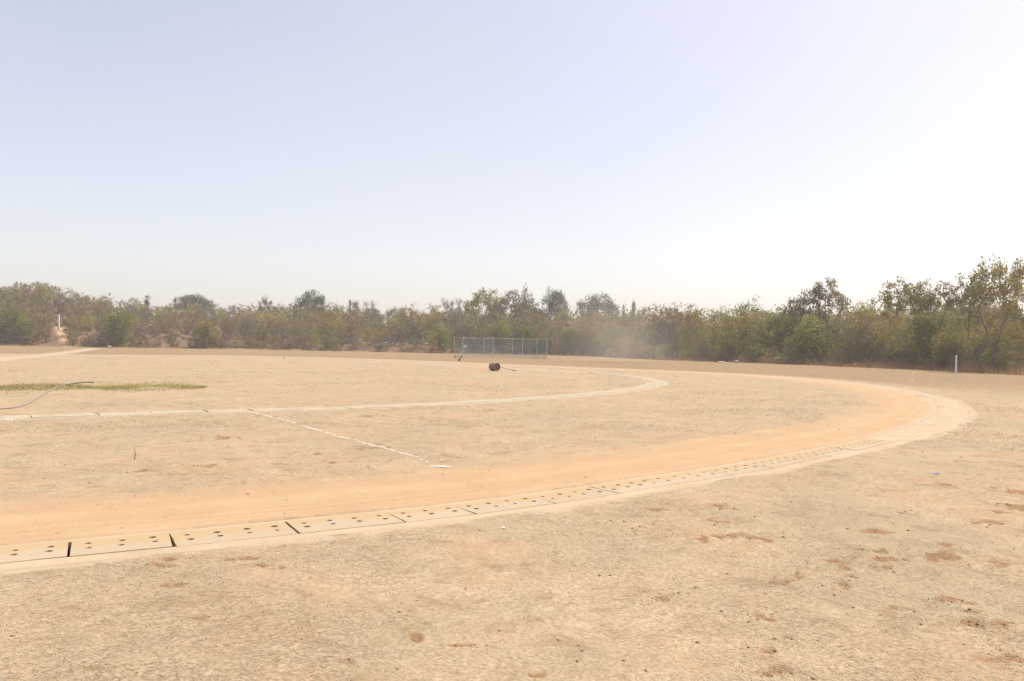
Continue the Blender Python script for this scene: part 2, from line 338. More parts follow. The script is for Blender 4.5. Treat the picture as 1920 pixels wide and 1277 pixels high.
# ------------------------------------------------------------------ ground
SOIL_PX = [(1765, 912, 42, 7), (1895, 922, 40, 8), (1900, 953, 40, 8), (1870, 963, 50, 8), (1480, 1086, 60, 13), (1475, 1096, 50, 10), (1560, 1060, 60, 9), (1590, 1075, 40, 12), (1595, 1090, 36, 9), (1580, 1103, 24, 10), (1660, 1052, 70, 9), (1620, 1036, 60, 8), (1750, 1046, 65, 13), (1780, 1027, 60, 9), (1660, 1070, 44, 7), (1430, 1160, 40, 14), (1425, 1220, 52, 16), (1460, 1258, 60, 16), (1415, 1264, 40, 10), (1690, 1148, 30, 11), (1825, 1174, 46, 11), (1880, 1176, 50, 9), (1815, 1152, 40, 8), (1770, 1133, 50, 9), (1860, 1228, 60, 12), (1800, 1135, 40, 7), (1485, 1195, 40, 10), (1880, 1060, 50, 10), (1400, 1005, 46, 7), (1190, 992, 40, 7), (1225, 955, 34, 6), (1340, 952, 40, 7), (1345, 978, 40, 9), (1365, 1005, 50, 9), (1430, 1008, 36, 9), (1320, 1012, 30, 12), (775, 1190, 26, 13), (860, 1210, 44, 8), (350, 1102, 60, 8), (330, 1050, 60, 7), (455, 1050, 70, 7), (300, 1062, 60, 8), (370, 1165, 44, 9), (500, 1065, 60, 9), (545, 1068, 30, 6), (1000, 1160, 40, 8), (1700, 965, 40, 6), (1640, 1000, 46, 8), (1850, 985, 50, 8), (1240, 1120, 40, 8), (1010, 1262, 50, 10), (640, 1240, 50, 9), (170, 1260, 60, 9), (520, 870, 60, 6), (690, 840, 70, 8), (620, 868, 40, 5), (380, 875, 40, 5), (280, 882, 60, 5), (560, 850, 60, 5), (420, 820, 50, 5), (860, 800, 40, 4), (690, 780, 60, 4)]
def build_ground():
    rr = [0.0, 0.8, 1.6, 2.2]; r = 2.6
    while r < 880:
        rr.append(r); r *= 1.0105 if r < 24 else (1.016 if r < 60 else (1.022 if r < 230 else 1.15))
    rr = np.array(rr); lim = math.radians(47)
    th = np.r_[np.linspace(-math.pi, -lim, 60, endpoint=False), np.linspace(-lim, lim, 620), np.linspace(lim, math.pi, 60)[1:-1]]
    nr, nth = len(rr), len(th)
    R, T = np.meshgrid(rr, th, indexing='ij'); X, Y = (R*np.sin(T)).ravel(), (R*np.cos(T)).ravel(); XY = np.c_[X, Y]
    near = R.ravel() < 260
    dO = np.full(len(X), -999.0); iO = np.zeros(len(X), int); dI = np.full(len(X), -999.0); iI = np.zeros(len(X), int)
    dO[near], iO[near] = dist_to(OUT, XY[near]); dI[near], iI[near] = dist_to(INN, XY[near])
    sO = OS[iO]; sI = IS[iI]
    z = terrain(X, Y)
    rough = (vnoise(X, Y, 1.3, 1) - .5)*.05 + (vnoise(X, Y, .35, 2) - .5)*.022
    k = sstep(.35, .8, np.abs(dO))*sstep(.4, .8, np.abs(dI)); inside = dO > 0
    dirt = np.where(inside, 1 - sstep(.9, 3.9, dO), 0)*sstep(.25, .5, np.abs(dO))
    sA = along(OUT, OS, 1600, 719); sB = along(OUT, OS, 1100, 690)
    dirt *= 1 - .45*sstep(sA, sB, sO)
    z = z + rough*k*(1 - .6*dirt)*(1 - sstep(60, 100, R.ravel()))
    z = z + .012*vnoise(X, Y, .8, 9)*sstep(.35, .6, np.abs(dO)) + (.05*vnoise(X, Y, .5, 12) - .02)*np.exp(-((np.abs(dO) - .44)/.07)**2)
    s_h = along(OUT, OS, 1640, 830); s_ap = along(OUT, OS, 1735, 742) - .6
    z = np.where((np.abs(dO) < .31) & (sO < s_ap), z - .55, z)
    pale = .85*(1 - sstep(.4, .85, np.abs(dO)))*sstep(s_h - 2, s_h + 3, sO)*(1 - .25*sstep(sA, sB, sO))
    pale = np.maximum(pale, .85*(1 - sstep(.4, .8, np.abs(dI))))
    pale = np.maximum(pale, (.7 - .7*sstep(.40, .62, -dO + .25*(vnoise(X, Y, .6, 14) - .5)))*(dO < 0)*(sO < s_h))
    # trodden path leaving the far left corner of the track, and its trail up the bank
    PATH = spline(np.array([G(176, 653.5), G(150, 657.5), G(120, 661.5), G(70, 667), G(0, 674), G(-120, 690)]), .8)
    dP, _ = dist_to(PATH, XY[near]); p = np.zeros(len(X)); p[near] = (1 - sstep(.6, 2.0, np.abs(dP)))*np.interp(XY[near][:, 0], [-84, -66], [.1, .72]); pale = np.maximum(pale, p)
    e0_ = edge_r(bearing(120))
    th1, th2, th3 = bearing(126), bearing(114), bearing(112)
    TR = np.array([(math.sin(a)*(e0_ + q), math.cos(a)*(e0_ + q)) for a, q in ((th1, -2), (th1, 1.5), (bearing(118), 4), (th2, 6.5), (th3, 10), (bearing(113), 22))])
    TR = spline(TR, .6); dT, _ = dist_to(TR, XY[near]); trail = np.zeros(len(X)); trail[near] = 1 - sstep(.45, 1.2, np.abs(dT)); dirt = np.maximum(dirt, trail*.8)
    # green watered strip
    g0, g1 = G(-60, 725), G(400, 727); ax = (g1 - g0); Lg = np.linalg.norm(ax); ax /= Lg; nx = np.array((-ax[1], ax[0]))
    u = (XY - g0) @ ax; v = (XY - g0) @ nx
    wv = np.interp(u, [-40, 0, Lg*.45, Lg*.75, Lg], [1.5, 1.6, 2.6, 2.6, 1.2])
    green = 1.0*(1 - sstep(.35, 1.25, np.abs(v)/wv))*(1 - sstep(Lg*.5, Lg*1.05, u))
    verge = np.where(~inside, sstep(1.0, 3.0, -dO), 0)*sstep(sA - 14, sA + 6, sO)*near
    verge = np.maximum(verge, (~near)*1.0)
    tha = np.arctan2(X, Y); s_e = R.ravel() - edge_r(tha) + (vnoise(X, Y, 3, 7) - .5)*2
    red = sstep(-.3, 1.2, s_e)*(.55 + .45*vnoise(X, Y, 2.5, 8))*(1 - trail); red = np.where(near, red, .7)
    soil = np.zeros(len(X))
    SO = SOIL_PX
    for (cx, cy, w, h) in SO:
        c = G(cx, cy); wx = (w/2)*c[1]/F_PX*1.15; a = np.linalg.norm(G(cx, cy + h/2) - G(cx, cy - h/2))/2*1.15
        dx = X - c[0] + wx*1.5*(vnoise(X, Y, .16, 61) - .5) + wx*.8*(vnoise(X, Y, .07, 62) - .5); dy = Y - c[1] + a*1.8*(vnoise(X, Y, .13, 63) - .5) + a*.9*(vnoise(X, Y, .06, 64) - .5); q = np.sqrt((dx/wx)**2 + (dy/a)**2)
        soil = np.maximum(soil, 1.0*(1 - sstep(.3, 1.5, q)))
        z = z - .010*(1 - sstep(.2, .9, q)) + .006*np.exp(-((q - 1.1)/.28)**2)
    idx = np.arange(nr*nth).reshape(nr, nth); a = idx[:-1]; b = idx[1:]
    F = np.stack([a, np.roll(a, -1, 1), np.roll(b, -1, 1), b], -1).reshape(-1, 4)[:, ::-1]
    F = F[nth:]                                   # innermost ring is a point: close it with a fan
    V = np.c_[X, Y, z]
    me = mesh_from('ground', V, F, M['ground'], True)
    fan = bmesh.new(); fan.from_mesh(me); fan.verts.ensure_lookup_table()
    fan.faces.new([fan.verts[int(i)] for i in idx[1]][::-1])
    bmesh.ops.delete(fan, geom=[v for v in fan.verts if not v.link_faces], context='VERTS'); fan.to_mesh(me); fan.free()
    nv = len(me.vertices); keep = np.arange(nr*nth)[-nv:]
    for nme, cols in (('surface', (dirt, pale, green)), ('wear', (verge, red, soil))):
        at = me.color_attributes.new(nme, 'FLOAT_COLOR', 'POINT')
        C = np.ones((nv, 4), np.float32)
        for i, c in enumerate(cols): C[:, i] = c[keep]
        at.data.foreach_set('color', C.ravel())
    la = me.attributes.new('lane_offset', 'FLOAT', 'POINT'); la.data.foreach_set('value', np.clip(dO, -20, 20)[keep].astype(np.float32))
    return struct(obj('ground', me))
ground = build_ground()

# ------------------------------------------------------------------ storm drains with their cover slabs
def sweep_profile(C, S, s0, s1, prof, step, mat, name, second=()):
    V = []; F = []; n = int((s1 - s0)/step) + 1; k = len(prof)
    for i in range(n + 1):
        p, t = point(C, S, s0 + (s1 - s0)*i/n); nrm = np.array((-t[1], t[0]))
        for d, zz in prof: V.append((p[0] + nrm[0]*d, p[1] + nrm[1]*d, zz))
    for i in range(n):
        for j in range(k-1): F.append((i*k+j, (i+1)*k+j, (i+1)*k+j+1, i*k+j+1))
    return mesh_from(name, V, F, mat, mi=[1 if (q % (k-1)) in second else 0 for q in range(len(F))])
def slab_mesh(name, L, Wd, Th, pairs, r=0.030, rowgap=0.155, off=0.04, mat=None, seed=0):
    """cover slab: x along the drain, y across; drain holes are real openings through the slab"""
    V = []; F = []
    def v(x, y, z): V.append((x, y, z)); return len(V) - 1
    if not pairs:
        bm = bmesh.new(); bmesh.ops.create_cube(bm, size=1); bmesh.ops.scale(bm, vec=(L, Wd, Th), verts=bm.verts); bmesh.ops.translate(bm, vec=(0, 0, -Th/2), verts=bm.verts)
        bmesh.ops.bevel(bm, geom=[e for e in bm.edges], offset=.003, segments=1, affect='EDGES')
        me = bpy.data.meshes.new(name); bm.to_mesh(me); bm.free(); me.materials.append(mat); return me
    rs = random.Random(seed); jit = {}
    def jt(i, j):
        if (i, j) not in jit: jit[i, j] = (rs.uniform(-.009, .009), rs.uniform(-.009, .009), r*rs.uniform(.72, 1.12))
        return jit[i, j]
    ed = {}
    ys = [-Wd/2, off - rowgap, off, off + rowgap, Wd/2]; xs = [-L/2 + L*i/pairs for i in range(pairs + 1)]
    seg = 12
    def grid(z, flip):
        ids = {}
        for i, x in enumerate(xs):
            for j, y in enumerate(ys):
                if (i, j) not in ed: ed[i, j] = (rs.uniform(-.004, .002)*(1 if i == pairs else -1) if i in (0, pairs) else 0, rs.uniform(-.002, .002)*(1 if j == 4 else -1) if j in (0, 4) else 0)
                ids[i, j] = v(x + ed[i, j][0], y + ed[i, j][1], z)
        rings = {}
        for i in range(pairs):
            for j in range(4):
                q = [ids[i, j], ids[i+1, j], ids[i+1, j+1], ids[i, j+1]]
                if j in (1, 2):
                    jx, jy, rh = jt(i, j); cx, cy = (xs[i] + xs[i+1])/2 + jx, (ys[j] + ys[j+1])/2 + jy
                    ring = [v(cx + rh*math.cos(2*math.pi*k/seg + math.pi/4 + math.pi), cy + rh*math.sin(2*math.pi*k/seg + math.pi/4 + math.pi), z) for k in range(seg)]
                    rings[i, j] = ring
                    for c in range(4):
                        a = ring[c*3]
                        for k in range(3):
                            f = (q[c], ring[(c*3 + k + 1) % seg], ring[(c*3 + k) % seg]) if k < 2 else (q[c], q[(c+1) % 4], ring[(c*3 + 3) % seg], ring[c*3 + 2])
                            F.append(f[::-1] if flip else f)
                else: F.append(tuple(q[::-1] if flip else q))
        return ids, rings
    it, rt = grid(0, False); ib, rb = grid(-Th, True)
    for key in rt:
        for k in range(seg): F.append((rt[key][k], rt[key][(k+1) % seg], rb[key][(k+1) % seg], rb[key][k]))
    n = pairs
    for i in range(n):
        F.append((it[i, 0], ib[i, 0], ib[i+1, 0], it[i+1, 0])); F.append((it[i+1, 4], ib[i+1, 4], ib[i, 4], it[i, 4]))
    for j in range(4):
        F.append((it[0, j+1], ib[0, j+1], ib[0, j], it[0, j])); F.append((it[n, j], ib[n, j], ib[n, j+1], it[n, j+1]))
    return mesh_from(name, V, F, mat)

s_hole = along(OUT, OS, 1650, 828); s_end = along(OUT, OS, 1735, 742)
chan = obj('outer_drain', sweep_profile(OUT, OS, .2, s_end, [(-.46, -.03), (-.42, .008), (-.248, .012), (-.246, -.07), (-.19, -.07), (-.19, -.42), (.19, -.42), (.19, -.07), (.246, -.07), (.248, .012), (.36, .008), (.40, -.04)], .3, [M['rim'], M['hole_shade']], 'outer_drain', (3, 4, 5, 6, 7)))
struct(chan, label='sandy concrete storm drain curving round the outer edge of the running track')
joints = [along(OUT, OS, x, y) for x, y in ((139, 1034), (306, 1018), (524, 995), (722, 975), (882, 956), (1030, 938), (1140, 920), (1240, 904), (1335, 889))]
js = [joints[0] - k*1.0 for k in range(16, 0, -1)] + joints
while js[-1] + 1.0 < s_end - .2: js.append(js[-1] + 1.0)
gaps = {16: .022, 17: .026, 18: .022, 19: .014, 20: .014}
slab_cache = {}
for i in range(len(js) - 1):
    thin = .011 if js[i] < s_hole else .003; ga, gb = gaps.get(i, thin), gaps.get(i + 1, thin); a, b = js[i] + ga/2, js[i+1] - gb/2; L = b - a
    pairs = (3 if L < .8 else 4) if js[i] < s_hole else 0
    Lr = round(L, 2); key = (Lr, pairs, i if pairs else 0)
    if key not in slab_cache: slab_cache[key] = slab_mesh('cover_slab', Lr, .50, .055, pairs, mat=M['slab'] if pairs else M['rim'], seed=i)
    p, t = point(OUT, OS, (a + b)/2); o = obj('cover_slab', slab_cache[key], chan)
    o.location = (p[0], p[1], .0150 + random.uniform(-.001, .003) + (.004 if i == 16 else 0))
    o.rotation_euler = (random.uniform(-.003, .003), random.uniform(-.002, .002), math.atan2(t[1], t[0]) + random.uniform(-.006, .006) + (.012 if i == 16 else 0))
    if i == 16: o['label'] = 'paler short slab lifted slightly out of line'
# inner drain: plain concrete covers
s_i1 = along(INN, IS, 1100, 699)
inner = obj('inner_drain', sweep_profile(INN, IS, .2, s_i1, [(-.46, -.05), (-.42, .018), (-.322, .022), (-.32, -.06), (.32, -.06), (.322, .022), (.42, .018), (.46, -.05)], .4, M['pale'], 'inner_drain'))
struct(inner, label='pale concrete drain along the inner edge of the track')
jj = [along(INN, IS, x, y) for x, y in ((170, 779), (386, 773), (460, 771))]
ji = []; s = jj[0]
while s > 1.2: s -= 1.2; ji.insert(0, s)
ji.append(jj[0])
for tgt in jj[1:]:
    n = max(1, round((tgt - ji[-1])/1.2)); st = (tgt - ji[-1])/n; ji += [ji[-1] + st*(k+1) for k in range(n)]
while ji[-1] + 1.2 < s_i1: ji.append(ji[-1] + 1.2)
for i in range(len(ji) - 1):
    wide = any(abs(ji[i] - q) < .05 for q in jj); a, b = ji[i] + (.07 if wide else .006), ji[i+1] - .006; Lr = round(b - a, 2)
    if ('in', Lr) not in slab_cache: slab_cache['in', Lr] = slab_mesh('cover_slab', Lr, .63, .06, 0, mat=M['pale'])
    p, t = point(INN, IS, (a + b)/2); o = obj('cover_slab', slab_cache['in', Lr], inner)
    o.location = (p[0], p[1], .028 + random.uniform(-.004, .004)); o.rotation_euler = (0, 0, math.atan2(t[1], t[0]))

from mathutils.bvhtree import BVHTree
_bm = bmesh.new(); _bm.from_mesh(ground.data); _bvh = BVHTree.FromBMesh(_bm); _bm.free()
def GZ(x, y):
    h = _bvh.ray_cast(Vector((x, y, 60)), Vector((0, 0, -1))); return h[0].z if h[0] else 0.0
# ------------------------------------------------------------------ lime marking across the lanes
def chalk_blob(V, F, c, w, l, ang, z):
    n = 9; b0 = len(V)
    for k in range(n):
        a = 2*math.pi*k/n; q = random.uniform(.6, 1.15); x, y = math.cos(a)*l*q, math.sin(a)*w*q
        V.append((c[0] + x*math.cos(ang) - y*math.sin(ang), c[1] + x*math.sin(ang) + y*math.cos(ang), z))
    F.append(tuple(range(b0, b0 + n)))
V = []; F = []
ln = spline(np.array([G(468, 774), G(510, 784), G(550, 793), G(600, 808), G(650, 823), G(700, 838), G(750, 852), G(800, 868)]), .05)
ln, ls = resample(ln, .05)
dens = lambda s: .5 + .5*(vnoise(np.array([s]), np.array([0.0]), .9, 4)[0] > .36)
for p, s in zip(ln, ls):
    f = s/ls[-1]
    if .33 < f < .37: continue
    for _ in range(4):
        if random.random() < dens(s)*(.5 if f < .9 else .25):
            q = p + RNG.normal(0, .018, 2); chalk_blob(V, F, q, random.uniform(.005, .016), random.uniform(.015, .05), random.uniform(-1.4, -.5), GZ(*q) + .006 + .002*random.random())
struct(obj('chalk_line', mesh_from('chalk_line', V, F, M['chalk'])), label='broken white lime line across the lanes')
for cx, cy, nb, sx, sy, lab in ((828, 876, 20, .045, .022, 'white lime heap at the near end of the line'), (6, 789, 30, .22, .12, 'white lime spill at the left frame edge beside the inner drain')):
    V = []; F = []; c = G(cx, cy)
    for _ in range(nb):
        q = c + RNG.normal(0, 1, 2)*np.array((sx, sy)); chalk_blob(V, F, q, random.uniform(.010, .028), random.uniform(.02, .05), random.uniform(-.5, .3), GZ(*q) + .006 + .003*random.random())
    struct(obj('chalk_mark', mesh_from('chalk_mark', V, F, M['chalk'])), label=lab)

# ------------------------------------------------------------------ plants
def grow(rng, tips, stems, wob=.12, tip_r=.012, power=2.2):
    """branch skeleton that reaches every tip; stems: list of polylines from the root"""
    pos = [Vector((0, 0, 0))]; par = [-1]
    for st in stems:
        prev = 0
        for p in st: pos.append(Vector(p)); par.append(prev); prev = len(pos) - 1
    order = sorted(range(len(tips)), key=lambda i: tips[i][2]*.6 + math.hypot(tips[i][0], tips[i][1]))
    leaf = []
    for i in order:
        t = Vector(tips[i]); P = np.array(pos[1:]); d = np.linalg.norm(P - np.array(t), axis=1) + 1.2*np.clip(P[:, 2] - t.z + .15, 0, None)
        j = int(d.argmin()) + 1; a = pos[j]; n = 2 if (t - a).length < 1.2 else 3; prev = j
        for k in range(1, n + 1):
            f = k/n; q = a.lerp(t, f); L = (t - a).length
            if k < n: q = q + Vector(rng.normal(0, wob*L*.35, 3).tolist()) + Vector((0, 0, -.10*L*math.sin(math.pi*f)))
            pos.append(q); par.append(prev); prev = len(pos) - 1
        leaf.append(prev)
    rad = np.zeros(len(pos)); rad[leaf] = tip_r**power
    for i in range(len(pos) - 1, 0, -1):
        rad[i] = max(rad[i], tip_r**power); rad[par[i]] += rad[i]
    rad = rad**(1/power)
    V = []; F = []
    for i in range(1, len(pos)):
        p = par[i]
        if rad[i] < tip_r*1.02 and rng.random() < .3: pass
        n = 5 if rad[i] > .05 else 3
        r0 = min(rad[p], rad[i]*1.35) if p else rad[i]*1.35; r1 = rad[i]; a, b = pos[p], pos[i]; d = (b - a)
        if d.length < 1e-4: continue
        d.normalize(); u = d.cross(Vector((0, 0, 1)) if abs(d.z) < .9 else Vector((1, 0, 0))).normalized(); w = d.cross(u); b0 = len(V)
        for (c, r) in ((a, r0), (b + d*r1*.5, r1)):
            for k in range(n):
                g = 2*math.pi*k/n; V.append(tuple(c + (u*math.cos(g) + w*math.sin(g))*r))
        for k in range(n): F.append((b0+k, b0+(k+1) % n, b0+n+(k+1) % n, b0+n+k))
    return np.array(V), F, [pos[i] for i in leaf]
def leaves(rng, centres, per, spread, size, flat=.6, droop=0.0):
    n = len(centres)*per; C = np.repeat(np.array([tuple(c) for c in centres]), per, 0)
    C = C + rng.normal(0, 1, (n, 3))*np.array((spread, spread, spread*flat)); C[:, 2] -= droop*rng.random(n)
    N = rng.normal(0, 1, (n, 3)); N[:, 2] = np.abs(N[:, 2]) + .25; N /= np.linalg.norm(N, axis=1)[:, None]
    A = np.cross(N, rng.normal(0, 1, (n, 3))); A /= np.linalg.norm(A, axis=1)[:, None]; B = np.cross(N, A)
    l = size*rng.uniform(.6, 1.35, n)[:, None]; w = l*rng.uniform(.35, .6, n)[:, None]
    V = np.stack([C - A*l, C + B*w, C + A*l, C - B*w], 1).reshape(-1, 3); F = np.arange(4*n).reshape(n, 4); return V, F
def twigs(rng, centres, per, length, width, up=.5, out=.8):
    n = len(centres)*per; base = np.array([tuple(c) for c in centres]); C = np.repeat(base, per, 0)
    D = rng.normal(0, 1, (n, 3)); r = C.copy(); r[:, 2] = 0; r /= (np.linalg.norm(r, axis=1)[:, None] + .01)
    D = D + r*out; D[:, 2] += up; D /= np.linalg.norm(D, axis=1)[:, None]
    S = np.cross(D, rng.normal(0, 1, (n, 3))); S /= np.linalg.norm(S, axis=1)[:, None]
    l = length*rng.uniform(.4, 1.3, n)[:, None]; w = width*rng.uniform(.6, 1.3, n)[:, None]; C = C - D*l*.3 + rng.normal(0, length*.2, (n, 3))
    V = np.stack([C - S*w, C + S*w, C + D*l], 1).reshape(-1, 3); F = np.arange(3*n).reshape(n, 3); return V, F
def shell_tips(rng, n, rx, ry, z0, z1, lump=.3, inner=.35, under=-.2):
    """points in the outer part of a lumpy crown between z0 and z1"""
    out = []; zc, rz = (z0 + z1)/2, (z1 - z0)/2; ph = rng.uniform(0, 6.28, 6)
    while len(out) < n:
        d = rng.normal(0, 1, 3); d /= np.linalg.norm(d)
        if d[2] < under and rng.random() < .75: continue
        a = math.atan2(d[1], d[0]); k = 1 + lump*(.5*math.sin(2*a + ph[0]) + .4*math.sin(3*a + ph[1] + 2*d[2]) + .5*math.sin(5*d[2] + ph[2] + a))
        q = (inner + (1 - inner)*rng.random()**.5)*k; out.append((d[0]*rx*q, d[1]*ry*q, max(.15, zc + d[2]*rz*min(q, 1.05))))
    return out
def stems_fan(rng, n, h, lean, z0=0.0, seg=4):
    S = []
    for i in range(n):
        a = 2*math.pi*(i + rng.uniform(-.3, .3))/n; hh = h*rng.uniform(.75, 1.1); L = lean*rng.uniform(.6, 1.2); pts = []
        for k in range(1, seg + 1):
            f = k/seg; pts.append((math.cos(a)*L*f**1.2 + rng.normal(0, .05*h/seg), math.sin(a)*L*f**1.2 + rng.normal(0, .05*h/seg), z0 + hh*f))
        S.append(pts)
    return S
PROTO = {}
def proto(kind, i, wood, fol, faces_tri, H):
    tm = mesh_from('trunk', wood[0], wood[1], M['bark']); cm = mesh_from('crown', fol[0], fol[1], M['olive'])
    PROTO.setdefault(kind, []).append((tm, cm, H, wood, fol))
def merge(parts):
    V = []; F = []; o = 0
    for v, f in parts: V.append(v); F.append(f + o); o += len(v)
    return np.vstack(V), np.vstack(F)
def tri(f): return np.vstack([f[:, [0, 1, 2]], f[:, [0, 2, 3]]]) if f.shape[1] == 4 else f
for i in range(4):                              # airy spreading trees, bare forking limbs under clumped leaves
    r = np.random.default_rng(100 + i); H = 9.0
    tips = shell_tips(r, 75, 3.6, 3.4, 3.6, 8.9, .35, .5, -.1)
    st = [[(0.02, 0, .8), (.05, .03, 1.5)]] if i != 1 else []
    st += [[(.05, .03, 1.2)] + [(x*1.0, y*1.0, z) for x, y, z in s] for s in stems_fan(r, 5, 3.6, 1.7, 1.3)]
    V, F, L = grow(r, tips, st, .16, .016, 2.1); proto('airy', i, (V, F), leaves(r, L, 38, .30, .15, .75), 0, H)
for i in range(4):                              # dense leafy bushes down to the ground
    r = np.random.default_rng(200 + i); H = 4.5
    tips = shell_tips(r, 95, 1.75, 1.7, .3, 4.35, .32, .45, -.9)
    V, F, L = grow(r, tips, stems_fan(r, 4, 1.8, .5), .12, .012); proto('bushy', i, (V, F), leaves(r, L, 44, .28, .115, .8), 0, H)
for i in range(5):                              # half-leafy scrub trees
    r = np.random.default_rng(300 + i); H = 6.0
    tips = shell_tips(r, 110, 2.5, 2.4, .3, 5.85, .36, .4, -.8)
    V, F, L = grow(r, tips, stems_fan(r, 6, 2.8, 1.1), .14, .013); proto('scrub', i, (V, F), leaves(r, L, 30, .30, .105, .7), 0, H)
for i in range(5):                              # bare thorn bushes
    r = np.random.default_rng(400 + i); H = 5.0
    tips = shell_tips(r, 130, 2.3, 2.2, .0, 4.8, .3, .3, -1.1)
    V, F, L = grow(r, tips, stems_fan(r, 7, 2.2, 1.1), .14, .012)
    proto('bare', i, (V, F), twigs(r, L, 34, .55, .026, .6), 0, H)
for i in range(2):                              # rounded dense far trees
    r = np.random.default_rng(500 + i); H = 11.0
    tips = shell_tips(r, 120, 4.6, 4.4, 3.0, 10.8, .22, .55, -.3)
    V, F, L = grow(r, tips, stems_fan(r, 4, 4.5, 1.6), .12, .02); proto('dome', i, (V, F), leaves(r, L, 50, .5, .19, .75), 0, H)
for i in range(3):                              # upright leafless saplings
    r = np.random.default_rng(600 + i); H = 9.0
    tips = [(r.normal(0, .45), r.normal(0, .45), z) for z in r.uniform(3, 8.8, 46)]
    V, F, L = grow(r, tips, [[(0, 0, 2), (.05, 0, 4), (0, .05, 6), (.02, 0, 8.3)]], .05, .012); proto('stick', i, (V, F), twigs(r, L, 16, .9, .018, 2.4, .2), 0, H)
for i in range(2):                              # narrow dark columns
    r = np.random.default_rng(700 + i); H = 9.0
    tips = [(r.normal(0, .5)*(1.15 - z/9), r.normal(0, .5)*(1.15 - z/9), z) for z in r.uniform(1, 8.9, 60)]
    V, F, L = grow(r, tips, [[(0, 0, 2), (0, 0, 4), (0, 0, 6), (0, 0, 8.3)]], .05, .012); proto('column', i, (V, F), leaves(r, L, 40, .24, .12, 1.2), 0, H)
for i in range(2):                              # low spreading plants with big leaves
    r = np.random.default_rng(800 + i); H = 1.6
    tips = shell_tips(r, 34, .8, .7, .2, 1.5, .3, .3, -.6)
    V, F, L = grow(r, tips, stems_fan(r, 5, .8, .4), .12, .008); proto('low', i, (V, F), leaves(r, L, 14, .14, .10, .7), 0, H)

for i in range(5):                              # coarser versions for the scrub mass
    r = np.random.default_rng(900 + i)
    tips = shell_tips(r, 95, 2.5, 2.4, .3, 5.85, .36, .4, -.8); V, F, L = grow(r, tips, stems_fan(r, 5, 2.8, 1.1), .14, .013); proto('mass_leafy', i, (V, F), leaves(r, L, 15, .30, .165, .7), 0, 6.0)
    tips = shell_tips(r, 95, 2.3, 2.2, .0, 4.8, .3, .3, -1.1); V, F, L = grow(r, tips, stems_fan(r, 6, 2.2, 1.1), .14, .012); proto('mass_bare', i, (V, F), twigs(r, L, 24, .6, .034, .6), 0, 5.0)
NAMES = {'airy': ('airy_tree', 'tree'), 'bushy': ('leafy_bush', 'bush'), 'scrub': ('scrub_tree', 'tree'), 'bare': ('thorn_bush', 'bush'), 'dome': ('round_tree', 'tree'), 'stick': ('leafless_sapling', 'tree'), 'column': ('columnar_tree', 'tree'), 'low': ('low_plant', 'plant')}
NATW = {'airy': 8.0, 'bushy': 4.3, 'scrub': 6.0, 'bare': 5.6, 'dome': 10.4, 'stick': 2.4, 'column': 2.0, 'low': 2.0}
def base_at(px, back):
    th = bearing(px); r = float(edge_r(th)) + back; x, y = r*math.sin(th), r*math.cos(th); return x, y, tz(x, y)
count = {}
def plant(kind, px, ytop, wpx, back, mat, label, var=None, rz=None):
    x, y, z = base_at(px, back); ztop = AT(px, ytop, y).z; H = max(.6, ztop - z); wid = wpx*y/F_PX
    P = PROTO[kind]; k = count.get(kind, 0) if var is None else var; count[kind] = count.get(kind, 0) + 1; tm, cm, H0, _, _ = P[k % len(P)]
    root = empty(NAMES[kind][0], (x, y, z - .05), random.uniform(0, 6.28) if rz is None else rz); sw = wid/NATW[kind]; root.scale = (sw, sw, H/H0)
    obj('trunk', tm, root); c = obj('crown', cm, root)
    c.material_slots[0].link = 'OBJECT'; c.material_slots[0].material = M[mat]
    tag(root, label, NAMES[kind][1], 'trees and bushes along the field edge'); return root
